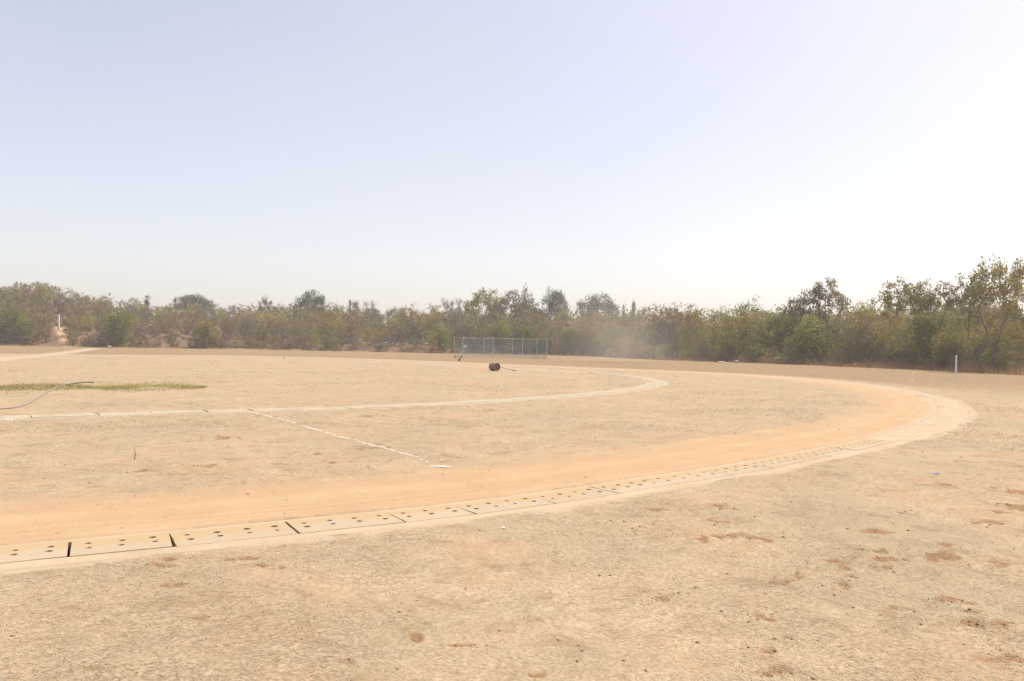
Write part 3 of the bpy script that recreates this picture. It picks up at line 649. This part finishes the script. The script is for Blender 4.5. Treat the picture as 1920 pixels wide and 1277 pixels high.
PL = [
 # kind, x, top y, width px, metres behind the field edge, foliage, label
 ('airy', 1862, 484, 120, 3, 'olive', 'tallest airy tree at right edge with bare forking limbs from a short trunk', 0, .4),
 ('airy', 1815, 512, 100, 9, 'brown', 'airy brownish tree just left of the tallest tree at right edge', 2, 2.0),
 ('airy', 1915, 488, 90, 12, 'olive', 'airy tree cut by the right frame edge behind the tallest tree', 3, 1.0),
 ('airy', 1690, 524, 110, 8, 'olive', 'airy olive tree whose clumped leaves stand against sky left of the white post', 1, 3.0),
 ('airy', 1745, 527, 90, 14, 'olive', 'thin-topped tree between the white post and the airy olive tree on its left', 2, 5.0),
 ('bushy', 1745, 580, 90, 5, 'green', 'green leafy tree in front of the thin-topped trees left of white post', 1, 0),
 ('scrub', 1690, 585, 90, 4, 'yellow', 'yellowish many-stemmed shrub left of the white post', 2, 1.2),
 ('bushy', 1783, 612, 80, 3, 'olive', 'dark olive bush directly behind the white post', 2, 2.0),
 ('scrub', 1905, 605, 70, 4, 'yellow', 'yellow-brown shrub at right edge below the airy tree', 3, 2.0),
 ('airy', 1545, 526, 105, 12, 'brown', 'sparse brown tree with lacy crown against the sky above the green bushes', 3, 2.4),
 ('airy', 1508, 548, 70, 9, 'brown', 'brown bushy-topped tree left of the lacy sparse brown tree', 0, 4.0),
 ('bushy', 1525, 592, 100, 3, 'green', 'brightest green bush on the right side, above the pale log', 3, 0.5),
 ('bushy', 1462, 570, 85, 8, 'green', 'fresh green tree left of the sparse brown tree', 0, 1.7),
 ('scrub', 1610, 560, 70, 9, 'olive', 'olive shrub with spiky top right of the lacy brown tree', 4, 1.0),
 ('scrub', 1625, 592, 90, 4, 'brown', 'dark brownish shrub between the bright green bush and yellowish shrub', 1, 4.0),
 ('column', 1634, 556, 16, 60, 'dark', 'dark narrow column of a tree rising behind the olive shrub', 0, 0),
 ('scrub', 1412, 559, 90, 12, 'green', 'pale green spreading tree top behind the rounded yellow-brown shrub', 0, 2.0),
 ('scrub', 1352, 571, 70, 10, 'green', 'green feathery tree top at the left of the rounded yellow-brown shrub', 2, 3.0),
 ('scrub', 1382, 582, 115, 3, 'yellow', 'broad rounded yellow-brown shrub with many thin stems', 0, 5.0),
 ('low', 1423, 640, 36, 1, 'green', 'small dark green creeper-covered stump plant at the scrub foot', 0, 0),
 ('scrub', 1290, 567, 75, 6, 'yellow', 'olive-yellow shrub standing right of the dip in the tree tops', 4, 0.6),
 ('bare', 1262, 567, 70, 10, 'twig', 'twiggy tree top against the sky left of the olive-yellow shrub', 0, 0),
 ('scrub', 1225, 570, 70, 8, 'brown', 'brownish twiggy shrub with spiky top right of centre', 3, 3.0),
 ('column', 1186, 566, 14, 55, 'greygreen', 'pair-forming narrow grey tree behind the scrub right of centre', 1, 0),
 ('column', 1168, 568, 10, 50, 'greygreen', 'thin grey tree just left of the narrow grey tree right of centre', 0, 2),
 ('dome', 1120, 553, 85, 45, 'greygreen', 'hazy grey-green rounded tree behind the scrub right of the net cage', 0, 1),
 ('scrub', 1112, 578, 110, 8, 'brown', 'flat-topped brownish thorn tree right of the net cage', 2, 0.2),
 ('bushy', 1072, 608, 46, 2, 'bright', 'green pointed bush standing just right of the net cage', 1, 1.0),
 ('bushy', 1122, 628, 34, 2, 'bright', 'smaller green bush further right of the net cage', 2, 2.0),
 ('dome', 1037, 541, 60, 60, 'greygreen', 'grey-green open-crowned tree on the skyline above the net cage', 1, 2),
 ('bushy', 984, 541, 44, 35, 'dark', 'pointed green tree on the skyline above the net cage', 3, 1.3),
 ('airy', 905, 541, 90, 30, 'olive', 'large dark-topped tree with sky gaps on its left flank above cage', 1, 0.7),
 ('airy', 955, 546, 80, 28, 'brown', 'wide brown-olive tree joined to the large dark-topped tree', 2, 1.1),
 ('scrub', 1000, 578, 110, 14, 'brown', 'wide brown scrub tree below the skyline trees above the cage', 4, 2.1),
 ('bushy', 938, 602, 40, 4, 'bright', 'bright green bush rising behind the middle of the net cage', 0, 0.4),
 ('bushy', 984, 608, 44, 5, 'green', 'green bush behind the right half of the net cage', 1, 3.4),
 ('bushy', 1018, 622, 22, 3, 'bright', 'slim bright green bush behind the right end of the net cage', 2, 1.4),
 ('bushy', 830, 606, 34, 2, 'bright', 'bright yellow-green bush just left of the net cage', 3, 0.9),
 ('stick', 832, 558, 20, 45, 'twig', 'leftmost grey leafless sapling beside the large dark-topped tree', 0, 0),
 ('stick', 846, 561, 18, 46, 'twig', 'middle grey leafless sapling beside the large dark-topped tree', 1, 0),
 ('stick', 859, 559, 18, 44, 'twig', 'rightmost grey leafless sapling beside the large dark-topped tree', 2, 0),
 ('scrub', 770, 570, 70, 16, 'yellow', 'yellow-green scrub tree left of the grey saplings', 0, 2.2),
 ('scrub', 812, 572, 50, 14, 'yellow', 'small ochre scrub tree touching the grey saplings from the left', 1, 0.2),
 ('column', 655, 560, 8, 70, 'dark', 'thin dark spire on the skyline right of the dark domed tree', 0, 0),
 ('stick', 668, 563, 16, 70, 'twig', 'leafless sapling beside the thin dark spire', 1, 1),
 ('stick', 685, 564, 14, 70, 'twig', 'leafless sapling furthest right of the thin dark spire', 2, 1),
 ('stick', 698, 562, 12, 72, 'twig', 'separate leafless sapling at the end of the spire row', 0, 2),
 ('dome', 580, 546, 66, 55, 'dark', 'dark green domed tree alone on the skyline left of centre', 0, 0.3),
 ('scrub', 618, 566, 60, 30, 'olive', 'olive tree sloping down from the dark domed tree', 3, 1),
 ('airy', 495, 556, 36, 45, 'brown', 'small purple-brown tree on the skyline left of the dark domed tree', 0, 1),
 ('scrub', 505, 578, 80, 14, 'yellow', 'yellow-green scrub tree left of centre below the purple-brown tree', 4, 2),
 ('scrub', 615, 580, 90, 12, 'yellow', 'yellow-green scrub tree below the dark domed tree', 2, 4),
 ('dome', 366, 551, 72, 60, 'greygreen', 'pale grey-green domed tree on the skyline at left', 1, 0.5),
 ('column', 327, 558, 8, 75, 'greygreen', 'thin grey spire on the left shoulder of the pale domed tree', 1, 0),
 ('column', 274, 552, 18, 50, 'greygreen', 'grey-green pointed tree where the left slope comes down', 0, 1),
 ('bushy', 385, 599, 50, 1, 'yellow', 'yellow-topped rounded bush standing out in front of the scrub', 1, 2.7),
 ('bushy', 226, 574, 56, 1, 'green', 'tall green bush standing in front of scrub right of the sandy trail', 0, 0.6),
 ('bare', 185, 620, 44, -1, 'twig', 'rounded grey bare bush at the left foot of the tall green bush', 2, 0),
 ('bushy', 15, 568, 60, 4, 'green', 'green tree at the left frame edge above the red bank', 2, 0.3),
 ('bushy', 46, 590, 36, 2, 'green', 'green bush on the red bank right of the left edge tree', 3, 1.0),
 ('scrub', 72, 528, 60, 45, 'olive', 'olive tree crowning the slope at far left', 1, 0.7),
 ('scrub', 25, 534, 60, 42, 'brown', 'brown-olive tree on the slope top at the left frame edge', 0, 2.7),
 ('low', 568, 640, 12, 0, 'bright', 'small upright bright green plant below the dark domed tree', 0, 0),
 ('low', 600, 645, 18, -1, 'bright', 'small pale green plant right of the small upright plant', 1, 0),
 ('low', 612, 639, 12, 1, 'bright', 'round light green sapling behind the pale green plant', 0, 1),
 ('low', 627, 650, 12, -1, 'bright', 'lowest light green plant at the field edge left of the cage', 1, 2),
]
for k in PL: plant(*k)

# the rest of the scrub reads as one mass
SKY_PX = [(-300, 520), (0, 533), (40, 532), (75, 531), (105, 539), (150, 546), (200, 553), (240, 562), (310, 570), (335, 566), (400, 566), (480, 570), (545, 568), (580, 562), (640, 571), (720, 573), (800, 574), (830, 574), (870, 566), (960, 563), (1035, 570), (1060, 575), (1100, 572), (1170, 578), (1240, 575), (1300, 575), (1325, 586), (1350, 582), (1400, 578), (1470, 580), (1540, 575), (1600, 578), (1660, 572), (1720, 566), (1800, 560), (1860, 560), (1920, 565), (2400, 560)]
def skyline(px): return float(np.interp(px, [p[0] for p in SKY_PX], [p[1] for p in SKY_PX]))
def scrub_mass():
    rng = np.random.default_rng(77); Vs = []; Fs = []; Ms = []; off = 0
    mats = ['bark', 'olive', 'yellow', 'brown', 'green', 'twig', 'greygreen', 'drygrass']
    rows = [(1.2, 19, .20), (3.0, 18, .33), (6.5, 21, .47), (11, 23, .62), (20, 26, .78), (34, 27, .93), (54, 25, 1.0), (85, 30, 1.0)]
    for back, step, frac in rows:
        px = -260 + rng.uniform(0, step)
        while px < 2180:
            p = px + rng.uniform(-.4, .4)*step; bk = back*rng.uniform(.75, 1.3); x, y, z = base_at(p, bk)
            if back < 12 and 99 < p < 126: px += step; continue
            if back < 4 and (55 < p < 175 or 245 < p < 420 or 640 < p < 860) and rng.random() < .45: px += step; continue
            yt = skyline(p) + rng.uniform(-7, 5); top = AT(p, yt, y).z; H = (top - z)*frac*rng.uniform(.88, 1.06)
            left = p < 1150; q = rng.random()
            kind = ('bare' if q < .54 else 'scrub') if left else ('bare' if q < .18 else 'scrub')
            if frac < .4: kind = 'bare' if rng.random() < (.75 if left else .5) else 'scrub'
            m = 'twig' if kind == 'bare' else mats[int(rng.choice([1, 2, 3, 4, 6], p=([.34, .22, .24, .14, .06] if left else [.34, .32, .12, .18, .04])))]
            if kind == 'bare' and rng.random() < .3: m = 'brown'
            H = float(np.clip(H, 1.2, 12)); pk = PROTO['mass_bare' if kind == 'bare' else 'mass_leafy']; _, _, H0, wood, fol = pk[int(rng.integers(len(pk)))]
            wd = max(1.15*step*y/F_PX*1.25, H*.78)/NATW[kind]; a = rng.uniform(0, 6.28); ca, sa = math.cos(a), math.sin(a)
            wf = np.array([f for f in wood[1]], dtype=object); W = wood[0]
            q4 = np.array(wood[1]); pick = rng.random(len(q4)) < .22
            fF = fol[1][rng.random(len(fol[1])) < .85]
            for vv, ff, mi in ((W, q4[pick], 0), (fol[0], fF, mats.index(m))):
                ff = tri(np.asarray(ff)); used, inv = np.unique(ff, return_inverse=True); v = vv[used]
                X = (v[:, 0]*ca - v[:, 1]*sa)*wd + x; Y = (v[:, 0]*sa + v[:, 1]*ca)*wd + y; Z = v[:, 2]*H/H0 + z - .05
                Vs.append(np.c_[X, Y, Z]); Fs.append(inv.reshape(-1, 3) + off); Ms.append(np.full(len(ff), mi)); off += len(v)
            px += step
    V = np.vstack(Vs); F = np.vstack(Fs); pass
    o = obj('scrub', mesh_from('scrub', V, F, [M[k] for k in mats], False, np.concatenate(Ms)))
    struct(o, 'stuff', 'dense belt of grey-brown and olive scrub along the far side of the field')
scrub_mass()

def blades(name, XY, Z, length, width, tilt, mat, rng, label):
    n = len(XY); a = rng.uniform(0, 6.28, n); ti = np.clip(rng.normal(tilt[0], tilt[1], n), .03, 1.55)      # tilt: angle above the ground
    D = np.c_[np.cos(a)*np.cos(ti), np.sin(a)*np.cos(ti), np.sin(ti)]; b = a + rng.uniform(1.0, 2.1, n); S = np.c_[np.cos(b), np.sin(b), np.zeros(n)]
    l = length*rng.uniform(.5, 1.4, n); w = width*rng.uniform(.7, 1.3, n)
    if not np.isscalar(length): l = length*rng.uniform(.5, 1.4, n)
    B = np.c_[XY, Z]; V = np.stack([B - S*w[:, None], B + S*w[:, None], B + D*l[:, None]], 1).reshape(-1, 3)
    o = obj(name, mesh_from(name, V, np.arange(3*n).reshape(n, 3), M[mat])); return struct(o, 'stuff', label)
def ground_z(XY):
    bv = GZ; return np.array([bv(x, y) for x, y in XY])
def scatter(rng, n, r0, r1, half, power=1.0):
    r = r0*(r1/r0)**rng.random(n); th = rng.uniform(-half, half, n); return np.c_[r*np.sin(th), r*np.cos(th)]
def off_tracks(XY, rng, dirt_keep=.05):
    dO, iO = dist_to(OUT, XY); dI, _ = dist_to(INN, XY); ok = (np.abs(dO) > .55) & (np.abs(dI) > .45)
    lane = (dO > 0) & (dO < 2.4); return ok & (~lane | (rng.random(len(XY)) < dirt_keep))
rng = np.random.default_rng(31)
XY = scatter(rng, 230000, 3.0, 24, math.radians(42)); cov = .6*vnoise(XY[:, 0], XY[:, 1], .9, 21) + .4*vnoise(XY[:, 0], XY[:, 1], .25, 22)
XY = XY[(rng.random(len(XY)) < sstep(.36, .66, cov)) & off_tracks(XY, rng)]; rr = np.hypot(XY[:, 0], XY[:, 1])
blades('dry_grass', XY, ground_z(XY), .045*(1 + rr/22), .0012*(1 + rr/7), (.10, .12), 'straw', rng, 'short dry straw lying over the near field')
XY = scatter(rng, 150000, 16, 120, math.radians(40)); cov = .5*vnoise(XY[:, 0], XY[:, 1], 2.2, 25) + .3*vnoise(XY[:, 0], XY[:, 1], .7, 26) + .2*vnoise(XY[:, 0], XY[:, 1], 7, 27)
XY = XY[(rng.random(len(XY)) < sstep(.42, .68, cov)) & off_tracks(XY, rng, .02)]; XY = XY[np.hypot(XY[:, 0], XY[:, 1]) < edge_r(np.arctan2(XY[:, 0], XY[:, 1])) + 1]; rr = np.hypot(XY[:, 0], XY[:, 1])
blades('field_grass', XY, ground_z(XY), .06*(1 + rr/60), .004*(1 + rr/40), (.28, .2), 'fieldgrass', rng, 'thin short dry grass over the middle of the field')
# taller dry grass along the foot of the scrub
th = rng.uniform(bearing(-200), bearing(2120), 80000); s = rng.normal(.2, 1.4, len(th)); r = edge_r(th) + s
XY = np.c_[r*np.sin(th), r*np.cos(th)]; c = vnoise(XY[:, 0], XY[:, 1], 3.0, 41); keep = rng.random(len(XY)) < sstep(.25, .7, c)*(.3 + .7*sstep(bearing(1000), bearing(1300), th)); XY = XY[keep]
hh = (.25 + .75*vnoise(XY[:, 0], XY[:, 1], 1.5, 43))*np.interp(np.arctan2(XY[:, 0], XY[:, 1]), [bearing(0), bearing(900), bearing(1300), bearing(1900)], [.6, .6, .85, .9])
blades('verge_grass', XY, ground_z(XY), hh, .022, (1.15, .25), 'drygrass', rng, 'tall reddish dry grass along the foot of the scrub')
# watered turf strip
g0, g1 = G(-60, 725), G(385, 727); n = 20000; u = rng.random(n)**1.15; v = rng.normal(0, .55, n)
ax = g1 - g0; nx = np.array((-ax[1], ax[0]))/np.linalg.norm(ax); wv = np.interp(u, [0, .45, .75, 1], [1.6, 2.6, 2.4, .8])
XY = g0 + ax*u[:, None] + nx*(v*wv)[:, None]; keep = rng.random(n) < sstep(.25, .6, vnoise(XY[:, 0], XY[:, 1], 1.2, 51)); XY = XY[keep]
blades('turf', XY, ground_z(XY), .08, .009, (.5, .3), 'turf', rng, 'thin strip of greener grass beside the grey hose')
# clods and small stones in the near field
V = []; F = []; off = 0; pts = scatter(rng, 700, 3.2, 20, math.radians(40)); dO, _ = dist_to(OUT, pts); pts = pts[np.abs(dO) > .5]
pts = np.vstack([pts] + [G(cx, cy) + np.random.default_rng(int(cx)).normal(0, 1, (7, 2))*np.array((w*.5*G(cx, cy)[1]/F_PX, .7*h*G(cx, cy)[1]**2/(F_PX*CAM_H)*.5)) for cx, cy, w, h in SOIL_PX])
base = lump(1, 1, 1, .6, .35, 1); bv = np.array([v.co[:] for v in base.vertices]); bf = np.array([p.vertices[:] for p in base.polygons])
for x, y in pts:
    k = .003 + .007*random.random()**4*(1 + math.hypot(x, y)/14); V.append(bv*k*np.array((random.uniform(.8, 1.6), random.uniform(.8, 1.4), 1)) + np.array((x, y, GZ(x, y) + k*.2))); F.append(bf + off); off += len(bv)
struct(obj('soil_crumbs', mesh_from('soil_crumbs', np.vstack(V), np.vstack(F), M['clod'], True)), 'stuff', 'loose crumbs of brown soil scattered over the near field')

# ------------------------------------------------------------------ net cage
cg = empty('net_cage', (*G(947, 672), 0)); c0 = np.array((*G(947, 672), 0.0))
def gp(px, py): return np.array((*G(px, py), 0.0))
post_px = [(867, 672.0, 632), (924, 672.5, 633.5), (979, 673.2, 634), (1024.5, 674.0, 636)]
back_px = [(851, 668.0, 632.5), (906, 668.5, 634), (960.5, 669.0, 635), (1006, 669.5, 635.5)]
tops = {}
for row, lst in (('f', post_px), ('b', back_px)):
    for i, (x, yb, yt) in enumerate(lst):
        p = gp(x, yb); H = AT(x, yt, p[1]).z; tops[row, i] = (p, H); ln_ = random.uniform(-.02, .05)
        v, f = tube([tuple(p - c0 + np.array((0, 0, -.3))), tuple(p - c0 + np.array((ln_, 0, H + .12)))], .036 if row == 'f' else .032, 8)
        obj('post', mesh_from('post', v, f, M['post'], False), cg)
def net(a, b, sag=.08):
    (pa, ha), (pb, hb) = a, b; n = 14; V = []; F = []
    for i in range(n + 1):
        u = i/n; p = pa + (pb - pa)*u; top = ha + (hb - ha)*u - sag*4*u*(1 - u) - .05
        for j in range(7):
            w = j/6; bulge = .10*math.sin(math.pi*u)*math.sin(math.pi*w) + .03*random.uniform(-1, 1)
            V.append((p[0] - c0[0], p[1] - c0[1] + bulge, .03 + (top - .03)*w))
    for i in range(n):
        for j in range(6): F.append((i*7+j, (i+1)*7+j, (i+1)*7+j+1, i*7+j+1))
    obj('net', mesh_from('net', V, F, M['net'], True), cg)
for i in range(3): net(tops['f', i], tops['f', i+1]); net(tops['b', i], tops['b', i+1])
net(tops['f', 3], tops['b', 3])
for row in 'fb':
    path = []
    for i in range(3):
        (pa, ha), (pb, hb) = tops[row, i], tops[row, i+1]
        for k in range(6 if i == 2 else 5): u = k/5; path.append(tuple(pa + (pb - pa)*u - c0 + np.array((0, 0, ha + (hb - ha)*u - .3*u*(1 - u)))))
    v, f = tube(path, .008, 4); obj('top_cable', mesh_from('top_cable', v, f, M['post']), cg)
tag(cg, 'grey-blue net cage on slim posts at the far side of the field', 'net cage')

# ------------------------------------------------------------------ hand roller
def cyl(r, h, seg, axis_z0, bevel=0):
    v, f = tube([(0, 0, axis_z0), (0, 0, axis_z0 + h)], r, seg); return v, f
rp = G(927, 695.5); R0 = .26; LD = .60; ang = math.radians(-54)
ro = empty('ground_roller', (rp[0], rp[1], GZ(rp[0], rp[1]))); axd = Vector((math.cos(ang), math.sin(ang), 0))
def seg_mesh(name, pts, r, sides, mat, smooth=True):
    v, f = tube(pts, r, sides); o = obj(name, mesh_from(name, v, f, mat), ro); return o
C0 = Vector((0, 0, R0))
seg = 40; V = []; F = []; side = Vector((-axd.y, axd.x, 0)); prof = [(-LD/2 + .03, R0 - .03), (-LD/2, R0 - .025), (-LD/2, R0 - .006), (-LD/2 + .01, R0), (0, R0), (LD/2 - .01, R0), (LD/2, R0 - .006), (LD/2, R0 - .025), (LD/2 - .03, R0 - .03)]
for k in range(seg):
    t = 2*math.pi*k/seg; rad = side*math.cos(t) + Vector((0, 0, 1))*math.sin(t)
    for l, r in prof: V.append(tuple(C0 + axd*l + rad*r))
for k in range(seg):
    for j in range(len(prof) - 1): a = k*9 + j; b = ((k+1) % seg)*9 + j; F.append((a, b, b+1, a+1))
obj('drum', mesh_from('drum', V, F, M['iron'], True), ro)
for sgn in (-1, 1):
    c = C0 + axd*(LD/2 - .03)*sgn; seg_mesh('end_disc', [c - axd*.01, c + axd*.01], R0 - .029, 40, M['rust'])
    seg_mesh('axle', [c, c + axd*.10*sgn], .025, 10, M['rust'])
hx = Vector((*(G(964, 695.5) - rp), .03)); a1 = C0 + axd*(LD/2 + .05); a2 = C0 - axd*(LD/2 + .05)
seg_mesh('drawbar', [a1, a1.lerp(hx, .35) + Vector((0, 0, .01)), hx], .015, 8, M['rust'])
hd = (hx - a1); hd.z = 0; hd.normalize(); hp = Vector((-hd.y, hd.x, 0)); seg_mesh('grip', [hx - hp*.22, hx + hp*.22], .02, 8, M['rust'])
tag(ro, 'rusty iron hand roller drum lying on the dry field with its drawbar', 'roller')

# ------------------------------------------------------------------ posts, hose, bench
pp = G(1791.5, 711.5); ph = AT(1792, 667, pp[1]).z
wp = empty('marker_post', (pp[0], pp[1], GZ(*pp)))
def box_mesh(name, sx, sy, z0, z1, mat, top=1.0, lean=(0, 0), bev=.008):
    bm = bmesh.new(); bmesh.ops.create_cube(bm, size=1)
    for v in bm.verts:
        k = top if v.co.z > 0 else 1; zz = z0 if v.co.z < 0 else z1
        v.co = Vector((v.co.x*sx*k + lean[0]*(zz - z0), v.co.y*sy*k + lean[1]*(zz - z0), zz))
    bmesh.ops.bevel(bm, geom=list(bm.edges), offset=bev, segments=1, affect='EDGES'); me = bpy.data.meshes.new(name); bm.to_mesh(me); bm.free(); me.materials.append(mat); return me
obj('shaft', box_mesh('shaft', .075, .075, -.2, ph - .06, M['white'], .95, (.015, 0)), wp)
obj('cap', box_mesh('cap', .10, .10, ph - .0595, ph, M['white'], .9, (0, 0)), wp, (.015*(ph + .2), 0, 0))
tag(wp, 'slim pale concrete post standing alone near the right edge', 'post')
lx, ly, lz = base_at(109, 10.5); ltop = AT(109, 590, ly).z
lp = empty('utility_post', (lx, ly, lz)); obj('shaft', box_mesh('shaft', .36, .30, -.3, ltop - lz, M['white'], .55, (.02, 0), .02), lp)
obj('cross_arm', box_mesh('cross_arm', 1.0, .10, ltop - lz - .26, ltop - lz - .14, M['white'], 1.0, (0, 0), .015), lp, (-.45, 0, 0))
tag(lp, 'short white post with a side arm above the sandy trail at left', 'post')
hz_ = [(-60, 771), (0, 767.5), (28, 764.5), (50, 758.5), (66, 750), (84, 740), (100, 730.5), (112, 725), (122, 722.2)]
HC, _ = resample(spline(np.array([G(*p) for p in hz_]), .1), .15)
v, f = tube([(x, y, GZ(x, y) + .02) for x, y in HC], .018, 8); hose = obj('hose', mesh_from('hose', v, f, M['hose'], True))
HC2, _ = resample(spline(np.array([G(122, 722.2), G(140, 720.6), G(160, 719.4), G(176, 719.0)]), .1), .2)
v, f = tube([(x, y, GZ(x, y) + .02) for x, y in HC2], .02, 8); obj('nozzle_end', mesh_from('nozzle_end', v, f, M['hosedark'], True), hose)
tag(hose, 'thick grey hose snaking from the left edge to the green strip', 'hose')
bp = G(859, 671.8); bn = empty('low_bench', (bp[0], bp[1], 0), -.05); k = bp[1]/F_PX
obj('plank', box_mesh('plank', 17*k, .28, .20, .26, M['wood'], 1, (0, 0), .01), bn)
for sx in (-1, 1): obj('leg', box_mesh('leg', .10, .22, -.05, .199, M['wood'], 1, (0, 0), .01), bn, (sx*6*k, 0, 0))
tag(bn, 'low dark bench at the left foot of the net cage', 'bench')

# ------------------------------------------------------------------ stones, wood and litter
def rock(name, px, py, w, h, mat, label, cat, seed, back=None):
    p = G(px, py); y = p[1]; k = y/F_PX; me = lump(seed, w*k/2, w*k*.4, h*k*.75, .3, 2); me.materials.append(M[mat])
    o = obj(name, me); o.location = (p[0], p[1], GZ(*p) + h*k*.25); return tag(o, label, cat)
rock('boulder', 1460, 681.5, 20, 10, 'stone', 'grey boulder at the scrub foot left of the pale log', 'rock', 3)
rock('boulder', 20, 643, 9, 6, 'palestone', 'pale rounded stone on the red bank at far left', 'rock', 5)
rock('boulder', 205, 652.5, 10, 4, 'palestone', 'flat pale stone at the foot of the tall green bush', 'rock', 6)
rock('boulder', 291, 651, 7, 6, 'palestone', 'small pale upright stone on the bank left of the yellow-topped bush', 'rock', 7)
rock('small_stone', 520, 655.8, 3.5, 2.2, 'palestone', 'left one of two tiny white stones at the field edge left of centre', 'stone', 8)
rock('small_stone', 545, 658.0, 4, 2.2, 'palestone', 'right one of two tiny white stones at the field edge left of centre', 'stone', 9)
rock('small_stone', 533, 672.5, 4, 2.5, 'stone', 'small dark stone on the far straight left of centre', 'stone', 10)
rock('stump', 861, 677.5, 4, 6, 'wood', 'small dark stump in front of the low bench', 'stump', 11)
rock('slab_fragment', 1352, 680.5, 17, 3, 'palestone', 'flat pale stone slab at the scrub foot below the rounded shrub', 'rock', 12)
rock('boulder', 1381, 680.5, 10, 5, 'palestone', 'small pale rock right of the flat pale stone slab', 'rock', 13)
def log(px0, py0, px1, py1, r, label, mat='deadwood'):
    a, b = G(px0, max(py0, py1)), G(px1, max(py0, py1)); d = (a[1] + b[1])/2; A, B = AT(px0, py0, d), AT(px1, py1, d - .4); g = min(A.z, B.z) - GZ(A.x, A.y) - r; A.z -= g; B.z -= g
    m = (A + B)/2; pts = [(A - m), (A - m)*.3 + Vector((0, .05, .04)), (B - m)*.4 + Vector((0, -.04, .02)), (B - m)]
    v, f = tube(pts, [r, r*.9, r*.85, r*.6], 7); o = obj('log', mesh_from('log', v, f, M[mat], True)); o.location = m; tag(o, label, 'log')
log(1499, 674, 1520, 682, .09, 'pale slanting log right of the grey boulder')
log(1576, 685, 1592, 683, .10, 'short white log below the dark brownish shrub')
log(1621, 681, 1630, 686, .12, 'stubby white log end right of the short white log')
def scrap(px, py, w, mat, label, seed, cat='litter', name='paper_scrap'):
    p = G(px, py); s = w*p[1]/F_PX/2; rnd = random.Random(seed); n = 5; V = []; F = []
    for i in range(n):
        for j in range(n): V.append(((i/2 - 1)*s*(1 + rnd.uniform(-.2, .2)), (j/2 - 1)*s*.9*(1 + rnd.uniform(-.2, .2)), .012 + s*.35*rnd.random()))
    for i in range(n - 1):
        for j in range(n - 1): F.append((i*n+j, (i+1)*n+j, (i+1)*n+j+1, i*n+j+1))
    me = mesh_from(name, V, F, M[mat]); o = obj(name, me); o.location = (p[0], p[1], GZ(*p)); o.rotation_euler.z = rnd.uniform(0, 3)
    md = o.modifiers.new('thickness', 'SOLIDIFY'); md.thickness = .002; tag(o, label, cat)
scrap(1756, 891, 9, 'blue', 'small blue crumpled wrapper on dry grass at right', 1, name='crumpled_wrapper')
scrap(944, 995, 6, 'paper', 'white paper scrap just outside the slotted drain', 2)
scrap(1713, 700.5, 5, 'paper', 'white paper scrap nearest the scrub left of the white post', 3)
scrap(1710, 713.5, 4, 'paper', 'white paper scrap further from the scrub left of the white post', 4)
scrap(1652, 700.5, 3.5, 'paper', 'leftmost white paper scrap near the bend left of white post', 5)
tw = G(252, 862); twg = obj('twig', mesh_from('twig', *tube([(0, 0, -.02), (.01, 0, .09), (-.005, 0, .17)], [.006, .005, .003], 5), M['wood'])); twg.location = (tw[0], tw[1], GZ(*tw)); tag(twg, 'small dark twig sticking up from the left lanes', 'twig')

# ------------------------------------------------------------------ dusty air
bm = bmesh.new(); bmesh.ops.create_cube(bm, size=1)
for v in bm.verts: v.co = Vector((v.co.x*2000, v.co.y*2000, -1.8 if v.co.z < 0 else 27.0))
me = bpy.data.meshes.new('haze'); bm.to_mesh(me); bm.free()
hm = bpy.data.materials.new('dusty_air'); hm.use_nodes = True; t = hm.node_tree; t.nodes.remove(t.nodes['Principled BSDF'])
pv = nd(t, 'ShaderNodeVolumePrincipled'); pv.inputs['Color'].default_value = (0.92, 0.96, 1.0, 1); pv.inputs['Density'].default_value = 0.0006; pv.inputs['Anisotropy'].default_value = 0.2
t.links.new(pv.outputs[0], t.nodes['Material Output'].inputs['Volume']); me.materials.append(hm)
hb = obj('haze', me); hb['kind'] = 'stuff'; hb['label'] = 'thin pale dust haze over the field'

# faint haze volume added for a lens smear, before the scrub right of cage
dp = AT(1165, 640, 84.0); V = []
bm = bmesh.new(); bmesh.ops.create_icosphere(bm, subdivisions=4, radius=1)
for v in bm.verts: v.co = Vector((v.co.x*11.0, v.co.y*7.0, max(v.co.z*12.0, -.8)))
me = bpy.data.meshes.new('haze_patch'); bm.to_mesh(me); bm.free()
dm_ = bpy.data.materials.new('haze_patch_volume'); dm_.use_nodes = True; t = dm_.node_tree; t.nodes.remove(t.nodes['Principled BSDF'])
tc = nd(t, 'ShaderNodeTexCoord').outputs['Object']; ln = nd(t, 'ShaderNodeVectorMath'); ln.operation = 'MULTIPLY'; t.links.new(tc, ln.inputs[0]); ln.inputs[1].default_value = (1/11.0, 1/7.0, 1/12.0)
le = nd(t, 'ShaderNodeVectorMath'); le.operation = 'LENGTH'; t.links.new(ln.outputs[0], le.inputs[0])
fall = ramp(t, le.outputs['Value'], [(0.0, 1.0), (0.95, 0.0)]); nz = noise_n(t, tc, .35, 2, .5)
den = mth(t, 'MULTIPLY', mth(t, 'MULTIPLY', fall, fall), mth(t, 'MULTIPLY', nz, 0.12))
pv = nd(t, 'ShaderNodeVolumePrincipled'); pv.inputs['Color'].default_value = (0.80, 0.76, 0.72, 1); t.links.new(den, pv.inputs['Density']); t.links.new(pv.outputs[0], t.nodes['Material Output'].inputs['Volume'])
me.materials.append(dm_); dc = obj('haze_patch', me); dc.location = (dp.x, dp.y, 1.0); dc['kind'] = 'stuff'; dc['label'] = 'faint added patch of haze before the scrub right of the net cage'
